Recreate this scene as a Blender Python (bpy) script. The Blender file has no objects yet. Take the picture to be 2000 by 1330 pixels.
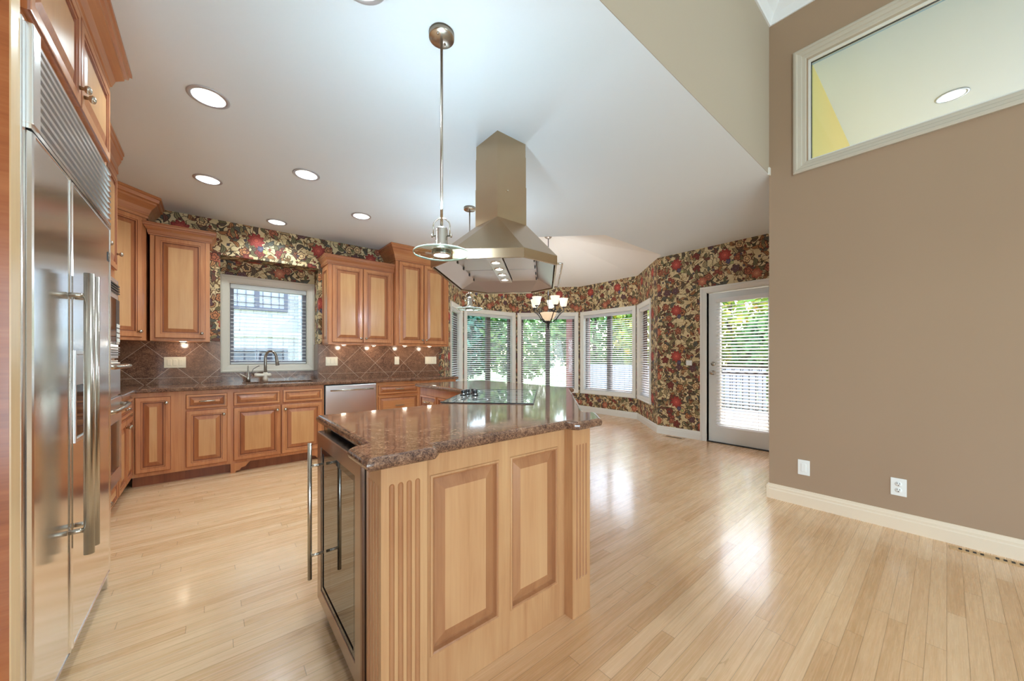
import bpy, bmesh, math, random
from mathutils import Vector, Matrix
random.seed(7)
SC = bpy.context.scene
COL = SC.collection
PI = math.pi
def lin(c):
    c /= 255.0
    return c/12.92 if c <= .04045 else ((c+.055)/1.055)**2.4
def rgb(r, g, b): return (lin(r), lin(g), lin(b), 1.0)
# ------------------------------------------------------------------ camera
cd = bpy.data.cameras.new('camera'); cam = bpy.data.objects.new('camera', cd); COL.objects.link(cam)
cd.sensor_fit = 'HORIZONTAL'; cd.sensor_width = 36.0; cd.lens = 705*36/2000
cd.shift_y = 0.016; cd.clip_start = .02; cd.clip_end = 200
EYE = 1.21
cam.location = (0, 0, EYE); cam.rotation_euler = (PI/2, 0, math.radians(-39.7))
SC.camera = cam
# ------------------------------------------------------------------ sky, sun, exposure
w = bpy.data.worlds.new('sky'); SC.world = w; w.use_nodes = True
nt = w.node_tree; bg = nt.nodes['Background']
sky = nt.nodes.new('ShaderNodeTexSky'); sky.sky_type = 'NISHITA'; sky.sun_disc = False
sky.sun_elevation = math.radians(52); sky.sun_rotation = math.radians(60); sky.air_density = 1.0; sky.dust_density = 2.0
nt.links.new(sky.outputs[0], bg.inputs[0]); bg.inputs[1].default_value = 1.3
def light(name, kind, loc, energy, color=(1, 1, 1), aim=None, **kw):
    d = bpy.data.lights.new(name, kind); d.energy = energy; d.color = color
    for k, v in kw.items(): setattr(d, k, v)
    o = bpy.data.objects.new(name, d); COL.objects.link(o); o.location = loc
    if aim is not None: o.rotation_euler = Vector(aim).to_track_quat('-Z', 'Y').to_euler()
    return o
light('sun', 'SUN', (20, 8, 20), 2.5, (1, .95, .86), aim=(-.60, -.12, -.80), angle=.01)
# daylight that enters through the tall windows behind the camera
for wx in (1.35, 2.85):
    light('daylight_tall_window', 'AREA', (wx, -9.12, 1.75), 150, (.64, .84, 1.0), aim=(0, 1, .10), shape='RECTANGLE', size=1.4, size_y=3.0)
for wy in (-1.9, -3.7):  # added fill, tilted up to brighten the kitchen ceiling through made-up side windows
    light('side_ceiling_fill', 'AREA', (-1.42, wy, 1.25), 118, (.66, .84, 1.0), aim=(1, .45, .42), shape='RECTANGLE', size=1.3, size_y=1.9)
light('hall_fill', 'AREA', (7.9, -1.2, 2.2), 90, (.74, .88, 1.0), aim=(-1, 0, .1), shape='RECTANGLE', size=2.0, size_y=2.0)  # added fill brightening the hall ceiling, no window behind it
vs = SC.view_settings
vs.view_transform = 'Standard'; vs.look = 'None'; vs.exposure = 0.0; vs.gamma = 1.0; vs.use_curve_mapping = False
cy = SC.cycles
cy.use_denoising = True; cy.max_bounces = 10; cy.diffuse_bounces = 5; cy.glossy_bounces = 5; cy.transmission_bounces = 8
cy.transparent_max_bounces = 12; cy.caustics_reflective = False; cy.caustics_refractive = False; cy.sample_clamp_indirect = 6.0
# ------------------------------------------------------------------ node maths helper
class S:
    def __init__(s, nt, sock): s.nt, s.k = nt, sock
    def _m(s, op, *a, clamp=False):
        n = s.nt.nodes.new('ShaderNodeMath'); n.operation = op; n.use_clamp = clamp
        for i, x in enumerate((s,)+a):
            if isinstance(x, S): s.nt.links.new(x.k, n.inputs[i])
            else: n.inputs[i].default_value = x
        return S(s.nt, n.outputs[0])
    def __add__(s, o): return s._m('ADD', o)
    def __radd__(s, o): return s._m('ADD', o)
    def __sub__(s, o): return s._m('SUBTRACT', o)
    def __mul__(s, o): return s._m('MULTIPLY', o)
    def __rmul__(s, o): return s._m('MULTIPLY', o)
    def __truediv__(s, o): return s._m('DIVIDE', o)
    def floor(s): return s._m('FLOOR')
    def frac(s): return s._m('FRACT')
    def abs(s): return s._m('ABSOLUTE')
    def sin(s): return s._m('SINE')
    def cos(s): return s._m('COSINE')
    def lt(s, v): return s._m('LESS_THAN', v)
    def gt(s, v): return s._m('GREATER_THAN', v)
    def pw(s, v): return s._m('POWER', v)
    def mx(s, v): return s._m('MAXIMUM', v)
    def mn(s, v): return s._m('MINIMUM', v)
    def at2(s, o): return s._m('ARCTAN2', o)
    def hyp(s, o): return (s*s+o*o)._m('SQRT')
    def ss(s, a, b):
        n = s.nt.nodes.new('ShaderNodeMapRange'); n.interpolation_type = 'SMOOTHSTEP'
        s.nt.links.new(s.k, n.inputs[0]); n.inputs[1].default_value = a; n.inputs[2].default_value = b
        return S(s.nt, n.outputs[0])
class Mat:
    def __init__(m, name, rough=.5, metal=0, col=None, spec=.5, coat=0, coat_rough=.1):
        m.m = bpy.data.materials.new(name); m.m.use_nodes = True; m.nt = m.m.node_tree
        m.p = m.nt.nodes['Principled BSDF']
        m.p.inputs['Roughness'].default_value = rough; m.p.inputs['Metallic'].default_value = metal
        m.p.inputs['Specular IOR Level'].default_value = spec
        m.p.inputs['Coat Weight'].default_value = coat; m.p.inputs['Coat Roughness'].default_value = coat_rough
        if col: m.p.inputs['Base Color'].default_value = col
    def node(m, t, **kw):
        n = m.nt.nodes.new(t)
        for k, v in kw.items(): setattr(n, k, v)
        return n
    def set(m, inp, val):
        if isinstance(val, S): m.nt.links.new(val.k, m.p.inputs[inp])
        else: m.p.inputs[inp].default_value = val
    def coord(m, kind='Object'):
        n = m.node('ShaderNodeTexCoord'); return S(m.nt, n.outputs[kind])
    def xyz(m, v):
        n = m.node('ShaderNodeSeparateXYZ'); m.nt.links.new(v.k, n.inputs[0]); return [S(m.nt, o) for o in n.outputs]
    def vec(m, x, y, z=0):
        n = m.node('ShaderNodeCombineXYZ')
        for i, q in enumerate((x, y, z)):
            if isinstance(q, S): m.nt.links.new(q.k, n.inputs[i])
            else: n.inputs[i].default_value = q
        return S(m.nt, n.outputs[0])
    def scale(m, v, sx, sy, sz):
        n = m.node('ShaderNodeMapping'); m.nt.links.new(v.k, n.inputs[0]); n.inputs['Scale'].default_value = (sx, sy, sz); return S(m.nt, n.outputs[0])
    def noise(m, v, sc=1, det=3, rough=.5, dist=0, w=None, color=False):
        n = m.node('ShaderNodeTexNoise', noise_dimensions='4D' if w is not None else '3D'); m.nt.links.new(v.k, n.inputs['Vector'])
        n.inputs['Scale'].default_value = sc; n.inputs['Detail'].default_value = det; n.inputs['Roughness'].default_value = rough; n.inputs['Distortion'].default_value = dist
        if w is not None:
            if isinstance(w, S): m.nt.links.new(w.k, n.inputs['W'])
            else: n.inputs['W'].default_value = w
        return S(m.nt, n.outputs[1 if color else 0])
    def white(m, v):
        n = m.node('ShaderNodeTexWhiteNoise', noise_dimensions='3D'); m.nt.links.new(v.k, n.inputs['Vector']); return S(m.nt, n.outputs[0])
    def voro(m, v, sc, rnd=1.0, feature='F1'):
        n = m.node('ShaderNodeTexVoronoi', feature=feature); m.nt.links.new(v.k, n.inputs['Vector']); n.inputs['Scale'].default_value = sc; n.inputs['Randomness'].default_value = rnd
        return S(m.nt, n.outputs['Distance']), S(m.nt, n.outputs['Color']), (S(m.nt, n.outputs['Position']) if 'Position' in n.outputs else None)
    def vsub(m, a, b):
        n = m.node('ShaderNodeVectorMath', operation='SUBTRACT'); m.nt.links.new(a.k, n.inputs[0]); m.nt.links.new(b.k, n.inputs[1]); return S(m.nt, n.outputs[0])
    def vadds(m, a, b, sc):
        n = m.node('ShaderNodeVectorMath', operation='MULTIPLY_ADD'); m.nt.links.new(b.k, n.inputs[0]); n.inputs[1].default_value = (sc,)*3; m.nt.links.new(a.k, n.inputs[2]); return S(m.nt, n.outputs[0])
    def ramp(m, f, stops, interp='LINEAR'):
        n = m.node('ShaderNodeValToRGB'); e = n.color_ramp.elements; n.color_ramp.interpolation = interp
        while len(e) < len(stops): e.new(.5)
        for q, (p, c) in zip(e, stops): q.position = p; q.color = c
        m.nt.links.new(f.k, n.inputs[0]); return S(m.nt, n.outputs[0])
    def mix(m, f, a, b, mode='MIX'):
        n = m.node('ShaderNodeMix', data_type='RGBA', blend_type=mode)
        for i, q in ((0, f), (6, a), (7, b)):
            if isinstance(q, S): m.nt.links.new(q.k, n.inputs[i])
            else: n.inputs[i].default_value = q
        return S(m.nt, n.outputs[2])
    def bump(m, h, strength=.2, dist=.002):
        n = m.node('ShaderNodeBump'); n.inputs['Strength'].default_value = strength; n.inputs['Distance'].default_value = dist
        m.nt.links.new(h.k, n.inputs['Height']); m.nt.links.new(n.outputs[0], m.p.inputs['Normal'])
    def rand(m):
        n = m.node('ShaderNodeObjectInfo'); return S(m.nt, n.outputs['Random'])
# ------------------------------------------------------------------ materials
M = {}
def plain(name, c, rough=.5, metal=0, spec=.5, coat=0): M[name] = Mat(name, rough, metal, rgb(*c), spec, coat).m
plain('transom_trim', (196, 184, 166), .45)
plain('disc_edge', (206, 228, 214), .08, spec=.8)
plain('white_trim', (232, 228, 218), .35)
plain('cream_trim', (232, 212, 186), .4)
plain('kitchen_casing', (205, 193, 176), .4)
plain('ceiling_paint', (236, 243, 247), .9, spec=.1)
plain('vault_paint', (245, 240, 232), .9, spec=.1)
plain('crown_paint', (240, 240, 240), .5)
plain('bulkhead_paint', (182, 166, 146), .8, spec=.2)
plain('yellow_paint', (252, 220, 140), .8, spec=.2)
plain('hall_paint', (226, 230, 228), .9, spec=.1)
plain('hall_ceiling', (230, 232, 234), .9, spec=.1)
plain('door_paint', (228, 230, 226), .35)
plain('cord_white', (200, 200, 196), .6)
plain('chrome', (220, 218, 214), .12, 1)
plain('nickel', (190, 182, 170), .25, 1)
plain('faucet_metal', (150, 142, 132), .28, 1)
plain('faucet_enamel', (215, 200, 180), .35)
plain('black_plastic', (22, 22, 24), .35)
plain('dark_gap', (12, 11, 11), .8)
plain('black_glass', (18, 17, 18), .06)
plain('cooktop_glass', (112, 112, 106), .03, spec=1.0)  # base lightened: grazing reflection on the glass is put into the colour
plain('sash_brown', (92, 76, 70), .5)
plain('switch_cream', (232, 224, 200), .4)
plain('switch_white', (238, 236, 230), .4)
plain('slot_dark', (40, 36, 32), .7)
plain('wrought_iron', (52, 46, 42), .45, .6)
plain('black_iron', (24, 22, 22), .5)
plain('baffle_white', (245, 244, 240), .4)
plain('trim_ring', (190, 188, 190), .3, .4)
plain('register_wood', (205, 165, 115), .4)
plain('grout_edge', (140, 120, 104), .6)
def steel(name, c, rough, axis):
    m = Mat(name, rough, 1, rgb(*c)); v = m.coord()
    s = {'x': (1, 120, 120), 'z': (120, 120, 1), 'y': (120, 1, 120)}[axis]
    if axis == 'z': m.set('Roughness', m.noise(m.scale(v, *s), 1, 2)*.05+(rough-.025))
    m.set('Base Color', rgb(*c))
    M[name] = m.m
steel('steel', (250, 250, 250), .17, 'z')
steel('steel_side', (240, 240, 240), .28, 'x')
steel('hood_steel_wood_tint', (192, 168, 138), .26, 'x')  # brown tint paints in the wood cabinets the steel mirrors
steel('filter_steel', (222, 222, 224), .34, 'x')
steel('cooler_steel', (168, 150, 138), .25, 'x')
def wood(name, a, b, c, rough=.32, axis='z', fig=.5):
    m = Mat(name, rough, 0, None, .45, .25, .15); v = m.coord(); r = m.rand()
    st = {'z': (11, 11, .9), 'x': (.9, 11, 11), 'y': (11, .9, 11)}[axis]
    n1 = m.noise(m.scale(v, *st), 1.6, 4, .6, .6, w=r*40)
    st2 = tuple(q*7 if q > 1 else q*3 for q in st)
    n2 = m.noise(m.scale(v, *st2), 1.3, 3, .6, 0, w=r*23+5)
    n3 = m.noise(m.scale(v, 2.2, 2.2, 1.6), 1, 2, .5, .4, w=r*31+2)
    f = n1*.5+n2*.22+n3*.34+(r-.5)*.10
    m.set('Base Color', m.ramp(f, [(.32, rgb(*c)), (.50, rgb(*b)), (.68, rgb(*a))]))
    m.set('Roughness', n2*.12+(rough-.06)); m.bump(n2, .06, .001)
    M[name] = m.m
wood('maple', (210, 148, 98), (192, 124, 78), (162, 94, 56))
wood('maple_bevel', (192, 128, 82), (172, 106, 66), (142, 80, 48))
wood('maple_h', (212, 152, 102), (196, 130, 82), (166, 98, 58), axis='x')
wood('maple_panel', (216, 166, 114), (206, 152, 100), (188, 130, 82))
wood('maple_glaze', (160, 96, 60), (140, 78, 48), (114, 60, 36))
wood('crown_wood', (200, 138, 90), (180, 114, 72), (150, 86, 52), axis='x')
wood('island_wood_lit', (206, 160, 114), (192, 142, 98), (168, 114, 74))  # same wood as maple, paled by the island's lighting put into the colour
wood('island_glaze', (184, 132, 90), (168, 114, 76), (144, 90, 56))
wood('island_panel_lit', (208, 162, 116), (198, 148, 104), (180, 128, 84))  # panel likewise carries the island's lighting in its colour
wood('cherry_end', (196, 122, 72), (176, 100, 54), (146, 78, 40), axis='x')
wood('pale_edge', (236, 206, 158), (228, 194, 146), (214, 176, 128))
def floor_mat():
    m = Mat('oak_floor', .24, 0, None, .5, .35, .12); v = m.coord(); x, y, z = m.xyz(v)
    W = .0575
    row = (y/W).floor(); ro = m.white(m.vec(row, 3.7, 1.1))
    L = 1.15
    xs = x/L+ro*7.31; col = xs.floor(); pr = m.white(m.vec(row, col, 5.0)); pr2 = m.white(m.vec(row, col, 9.0))
    fy = (y/W).frac(); fx = xs.frac()
    gap = (((fy-.5).abs().gt(.484)) + ((fx-.5).abs().gt(.4988)))._m('MINIMUM', 1.0)
    gv = m.vec(x*1.5+pr*31.0, y*26.0+pr2*17.0, 0)
    g1 = m.noise(gv, 1.2, 5, .62, 1.6)
    g2 = m.noise(m.vec(x*4+pr*11.0, y*190.0, pr2*9.0), 1, 3, .6, .3)
    f = g1*.50+g2*.20+pr*.34-.02
    c = m.ramp(f, [(.20, rgb(200, 154, 106)), (.42, rgb(224, 181, 136)), (.62, rgb(233, 194, 151)), (.85, rgb(240, 206, 168))])
    knot = m.noise(m.vec(x*3.0+pr*13.0, y*14.0, pr*5.0), 1.3, 2, .5, 1.0).gt(.73)
    c = m.mix(knot*.35, c, rgb(176, 128, 84))
    c = m.mix(gap*.55, c, rgb(120, 84, 52))
    m.set('Base Color', c); m.set('Roughness', g2*.14+.20)
    m.bump(g2*.25+gap*-1.0+pr*.25, .16, .0012)
    M['oak_floor'] = m.m
floor_mat()
def granite(name, rough, tint=1.0, tiles=False):
    m = Mat(name, rough, 0, None, .55)
    v = m.coord('UV') if tiles else m.coord()
    st = m.scale(v, 1, 1, 1)
    d1, c1, _ = m.voro(m.vadds(st, m.noise(st, 60, 2, color=True), .02), 150)
    n1 = m.noise(st, 95, 5, .75, .8); n2 = m.noise(st, 14, 4, .6, 1.2); n3 = m.noise(st, 260, 2, .6)
    f = n1*.56+n2*.28+n3*.3-.07
    t = lambda r, g, b: rgb(r*tint, g*tint, b*tint)
    c = m.ramp(f, [(.36, t(40, 30, 27)), (.46, t(98, 68, 54)), (.56, t(146, 108, 84)), (.66, t(182, 142, 114)), (.78, t(208, 178, 152))])
    c = m.mix(d1.lt(.22)*.6, c, t(44, 32, 28))
    if tiles:
        x, y, _ = m.xyz(v); T = .305; k = .70710678/T
        a = (x+y)*k+.15; b = (x-y)*k+.35
        a0, b0 = a.floor(), b.floor(); pr = m.white(m.vec(a0, b0, 2))
        g = (((a.frac()-.5).abs().gt(.4935))+((b.frac()-.5).abs().gt(.4935)))._m('MINIMUM', 1.0)
        g = (g+(y-.985).abs().lt(.0015))._m('MINIMUM', 1.0)
        c = m.mix(pr*.35, c, rgb(150, 116, 92)); c = m.mix(g*.85, c, rgb(200, 176, 154))
        m.bump(g*-1.0, .3, .001)
    m.set('Base Color', c); M[name] = m.m
granite('granite', .07)
granite('granite_tile', .14, .98, True)
def taupe():
    m = Mat('taupe_paint', .75, 0, None, .2); v = m.coord(); n = m.noise(m.scale(v, 1, 1, 1), 120, 3)
    m.set('Base Color', m.ramp(m.noise(v, .8, 2), [(.3, rgb(164, 137, 112)), (.7, rgb(168, 141, 116))])); m.bump(n, .04, .001); M['taupe_paint'] = m.m
taupe()
def wallpaper():
    m = Mat('floral_wallpaper', .6, 0, None, .3)
    uv = m.coord('UV'); x0, y0, _ = m.xyz(uv)
    warp = m.noise(m.vec(x0, y0, .3), 5, 2, color=True)
    wv = m.vadds(m.vec(x0, y0, 0), warp, .05)
    base = m.ramp(m.noise(uv, 7, 3), [(.3, rgb(198, 174, 128)), (.7, rgb(222, 202, 160))])
    c = base
    TX, TY = .68, .70
    # trailing stems: contour lines of a warped field
    def vines(c, sc, w0, wid, col):
        n = m.noise(wv, sc, 1, .4, .9, w=w0)
        return m.mix((n-.5).abs().lt(wid), c, col)
    c = vines(c, 6.5, 3.0, .016, rgb(112, 84, 52)); c = vines(c, 5, 8.0, .011, rgb(66, 58, 42)); c = vines(c, 8, 14.0, .012, rgb(132, 92, 58))
    # leaves and small blossoms scattered over a cell grid; each cell has its own turn, size and colour
    def layer(c, sc, rad, kind, cols, off, frac_on=1.0, n_pet=5, outline=None, rnd=.85):
        v = m.vec(x0+off, y0+off*.7, off)
        vn = m.node('ShaderNodeTexVoronoi', voronoi_dimensions='2D'); m.nt.links.new(v.k, vn.inputs['Vector']); vn.inputs['Scale'].default_value = sc; vn.inputs['Randomness'].default_value = rnd
        col = S(m.nt, vn.outputs['Color']); pos = S(m.nt, vn.outputs['Position'])
        dx, dy, _ = m.xyz(m.vsub(v, pos)); r1, r2, r3 = m.xyz(col)
        ang = r1*6.283
        if kind == 'leaf':
            ca, sa = ang.cos(), ang.sin()
            px = dx*ca+dy*sa; py = dy*ca-dx*sa
            py = py+px*px*(8.0)
            q = (px/rad).abs(); t = (py/(rad*.42)).abs()
            d = q*q+t; shape = d.lt(1.0); edge = d.gt(.72)*shape
            vein = (py.abs().lt(rad*.035))*shape
        else:
            r = dx.hyp(dy)/rad; th = dx.at2(dy)
            lobes = ((th*(n_pet/2)+ang).sin().abs())*.34+.66
            d = r/lobes; shape = d.lt(1.0); edge = d.gt(.80)*shape
            vein = (((th*float(n_pet)+ang*2.0).sin().abs().lt(.20))*d.gt(.30)*shape)+((d-.42).abs().lt(.07))*shape
            vein = vein._m('MINIMUM', 1.0)
        on = r3.lt(frac_on)
        fill = m.ramp(r2, [(i/len(cols), q) for i, q in enumerate(cols)], 'CONSTANT')
        c = m.mix(shape*on, c, fill)
        if outline: c = m.mix(((edge+vein)._m('MINIMUM', 1.0))*on, c, outline)
        return c
    dk = rgb(70, 52, 40)
    green = [rgb(112, 106, 74), rgb(94, 94, 82), rgb(146, 130, 90), rgb(96, 80, 64), rgb(170, 148, 108)]
    c = layer(c, 8.5, .066, 'leaf', green, .37, .72, outline=dk)
    c = layer(c, 10, .056, 'leaf', [rgb(166, 112, 70), rgb(108, 100, 68), rgb(184, 136, 92), rgb(116, 74, 60)], 2.1, .5, outline=dk)
    c = layer(c, 5.2, .062, 'flower', [rgb(190, 128, 84), rgb(130, 58, 50), rgb(218, 184, 134), rgb(174, 104, 76), rgb(104, 76, 80)], 5.3, .72, 5, outline=rgb(84, 48, 36))
    c = layer(c, 13, .019, 'flower', [rgb(110, 52, 46), rgb(134, 80, 48), rgb(84, 78, 92), rgb(140, 60, 48)], 9.1, .38, 4, outline=dk)
    c = layer(c, 12, .046, 'leaf', green, 7.7, .36, outline=dk)
    # the repeat: bright red peony, paler rose, plum fruits
    def spot(c, cx, cy, rad, n, col, rim, hot):
        fx = ((x0-cx)/TX+.5).frac()*TX-TX/2; fy = ((y0-cy)/TY+.5).frac()*TY-TY/2
        fx = fx; r = fx.hyp(fy)/rad; th = fx.at2(fy)
        d = r/(((th*(n/2)).sin().abs())*.22+((th*float(n)+r*5.0).sin())*.05+.78)
        sh = d.lt(1.0)
        pet = ((th*float(n)+(r*7.0).sin()*1.2).sin().abs().lt(.22))*d.gt(.25)
        ring = ((d*3.2).frac()-.5).abs().gt(.43)
        c = m.mix(sh, c, m.mix(d, hot, col))
        return m.mix(((pet+ring)._m('MINIMUM', 1.0))*sh*.75, c, rim)
    c = spot(c, .30, .52, .085, 9, rgb(148, 52, 48), rgb(96, 24, 28), rgb(214, 104, 84))
    c = spot(c, .00, .20, .066, 7, rgb(170, 84, 62), rgb(96, 40, 32), rgb(216, 150, 112))
    c = spot(c, .345, .425, .036, 5, rgb(70, 62, 84), rgb(38, 32, 44), rgb(110, 98, 116))
    c = spot(c, .39, .40, .026, 4, rgb(150, 150, 92), rgb(84, 78, 44), rgb(206, 200, 140))
    c = spot(c, .20, .31, .034, 4, rgb(110, 40, 40), rgb(58, 20, 22), rgb(168, 92, 72))
    c = spot(c, .245, .285, .030, 4, rgb(126, 50, 42), rgb(58, 20, 22), rgb(178, 104, 80))
    m.set('Base Color', c); M['floral_wallpaper'] = m.m
wallpaper()
def thin_glass(name, tint, refl=1.45, gl=None):
    m = bpy.data.materials.new(name); m.use_nodes = True; nt = m.node_tree
    nt.nodes.remove(nt.nodes['Principled BSDF']); out = nt.nodes['Material Output']
    fr = nt.nodes.new('ShaderNodeFresnel'); fr.inputs[0].default_value = refl
    tr = nt.nodes.new('ShaderNodeBsdfTransparent'); tr.inputs[0].default_value = tint
    g = nt.nodes.new('ShaderNodeBsdfGlossy'); g.inputs['Roughness'].default_value = .02
    mx = nt.nodes.new('ShaderNodeMixShader')
    ge = nt.nodes.new('ShaderNodeNewGeometry'); mm = nt.nodes.new('ShaderNodeMath'); mm.operation = 'SUBTRACT'; mm.use_clamp = True
    nt.links.new(fr.outputs[0], mm.inputs[0]); nt.links.new(ge.outputs['Backfacing'], mm.inputs[1]); nt.links.new(mm.outputs[0], mx.inputs[0]); nt.links.new(tr.outputs[0], mx.inputs[1]); nt.links.new(g.outputs[0], mx.inputs[2]); nt.links.new(mx.outputs[0], out.inputs[0])
    M[name] = m
thin_glass('window_glass', (.96, .98, .97, 1)); thin_glass('green_glass', (.86, .93, .94, 1)); thin_glass('lamp_glass', (.86, .94, .90, 1), 2.0); thin_glass('cooler_glass', (.22, .18, .15, 1), 8.0)
def slat():
    m = bpy.data.materials.new('slat_white'); m.use_nodes = True; nt = m.node_tree; p = nt.nodes['Principled BSDF']; out = nt.nodes['Material Output']
    p.inputs['Base Color'].default_value = rgb(242, 242, 240); p.inputs['Roughness'].default_value = .45
    tr = nt.nodes.new('ShaderNodeBsdfTranslucent'); tr.inputs[0].default_value = rgb(240, 238, 240); mx = nt.nodes.new('ShaderNodeMixShader'); mx.inputs[0].default_value = .45
    nt.links.new(p.outputs[0], mx.inputs[1]); nt.links.new(tr.outputs[0], mx.inputs[2]); nt.links.new(mx.outputs[0], out.inputs[0]); M['slat_white'] = m
slat()
def emit(name, c, s):
    m = bpy.data.materials.new(name); m.use_nodes = True; p = m.node_tree.nodes['Principled BSDF']
    p.inputs['Base Color'].default_value = rgb(*c); p.inputs['Emission Color'].default_value = rgb(*c); p.inputs['Emission Strength'].default_value = s; M[name] = m
emit('lamp_lens', (255, 252, 244), 9.0); emit('hood_lens', (255, 250, 240), 6.0); emit('frosted_shade', (255, 244, 226), .75); emit('frosted_bowl', (255, 226, 190), .5); emit('puck_lens', (255, 236, 204), 8.0)
def outdoors():
    m = Mat('leafy_green', .7); r = m.noise(m.coord(), 3.0, 3)
    m.set('Base Color', m.ramp(r, [(.3, rgb(58, 108, 62)), (.5, rgb(110, 160, 84)), (.7, rgb(186, 206, 120))])); M['leaf_green'] = m.m
    m = Mat('leafy_gold', .7); r = m.noise(m.coord(), 2.4, 3)
    m.set('Base Color', m.ramp(r, [(.32, rgb(96, 150, 74)), (.5, rgb(176, 200, 90)), (.62, rgb(236, 208, 84)), (.75, rgb(238, 150, 60))])); M['leaf_gold'] = m.m
    m = Mat('leafy_blue', .7); r = m.noise(m.coord(), 2.6, 3)
    m.set('Base Color', m.ramp(r, [(.3, rgb(48, 96, 84)), (.6, rgb(104, 158, 126)), (.8, rgb(160, 196, 160))])); M['leaf_teal'] = m.m
    m = Mat('lawn', .9); m.set('Base Color', m.ramp(m.noise(m.coord(), 6, 4), [(.3, rgb(96, 138, 80)), (.7, rgb(140, 178, 110))])); M['lawn'] = m.m
    m = Mat('white_brick', .8); v = m.coord()
    b = m.node('ShaderNodeTexBrick'); x, y, z = m.xyz(v); m.nt.links.new(m.vec(x, z, 0).k, b.inputs['Vector'])
    b.inputs['Color1'].default_value = rgb(236, 234, 230); b.inputs['Color2'].default_value = rgb(220, 218, 216); b.inputs['Mortar'].default_value = rgb(176, 172, 172)
    b.inputs['Scale'].default_value = 1.0; b.inputs['Brick Width'].default_value = .22; b.inputs['Row Height'].default_value = .075; b.inputs['Mortar Size'].default_value = .006
    m.set('Base Color', S(m.nt, b.outputs[0])); M['white_brick'] = m.m
outdoors()
plain('bark', (92, 74, 62), .9); plain('patio', (168, 164, 164), .8); plain('fence_white', (206, 208, 214), .6); plain('brick_red', (150, 96, 88), .85); plain('house_trim', (130, 126, 134), .6); plain('house_glass', (70, 68, 82), .6); plain('house_siding', (225, 224, 228), .7)
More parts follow.
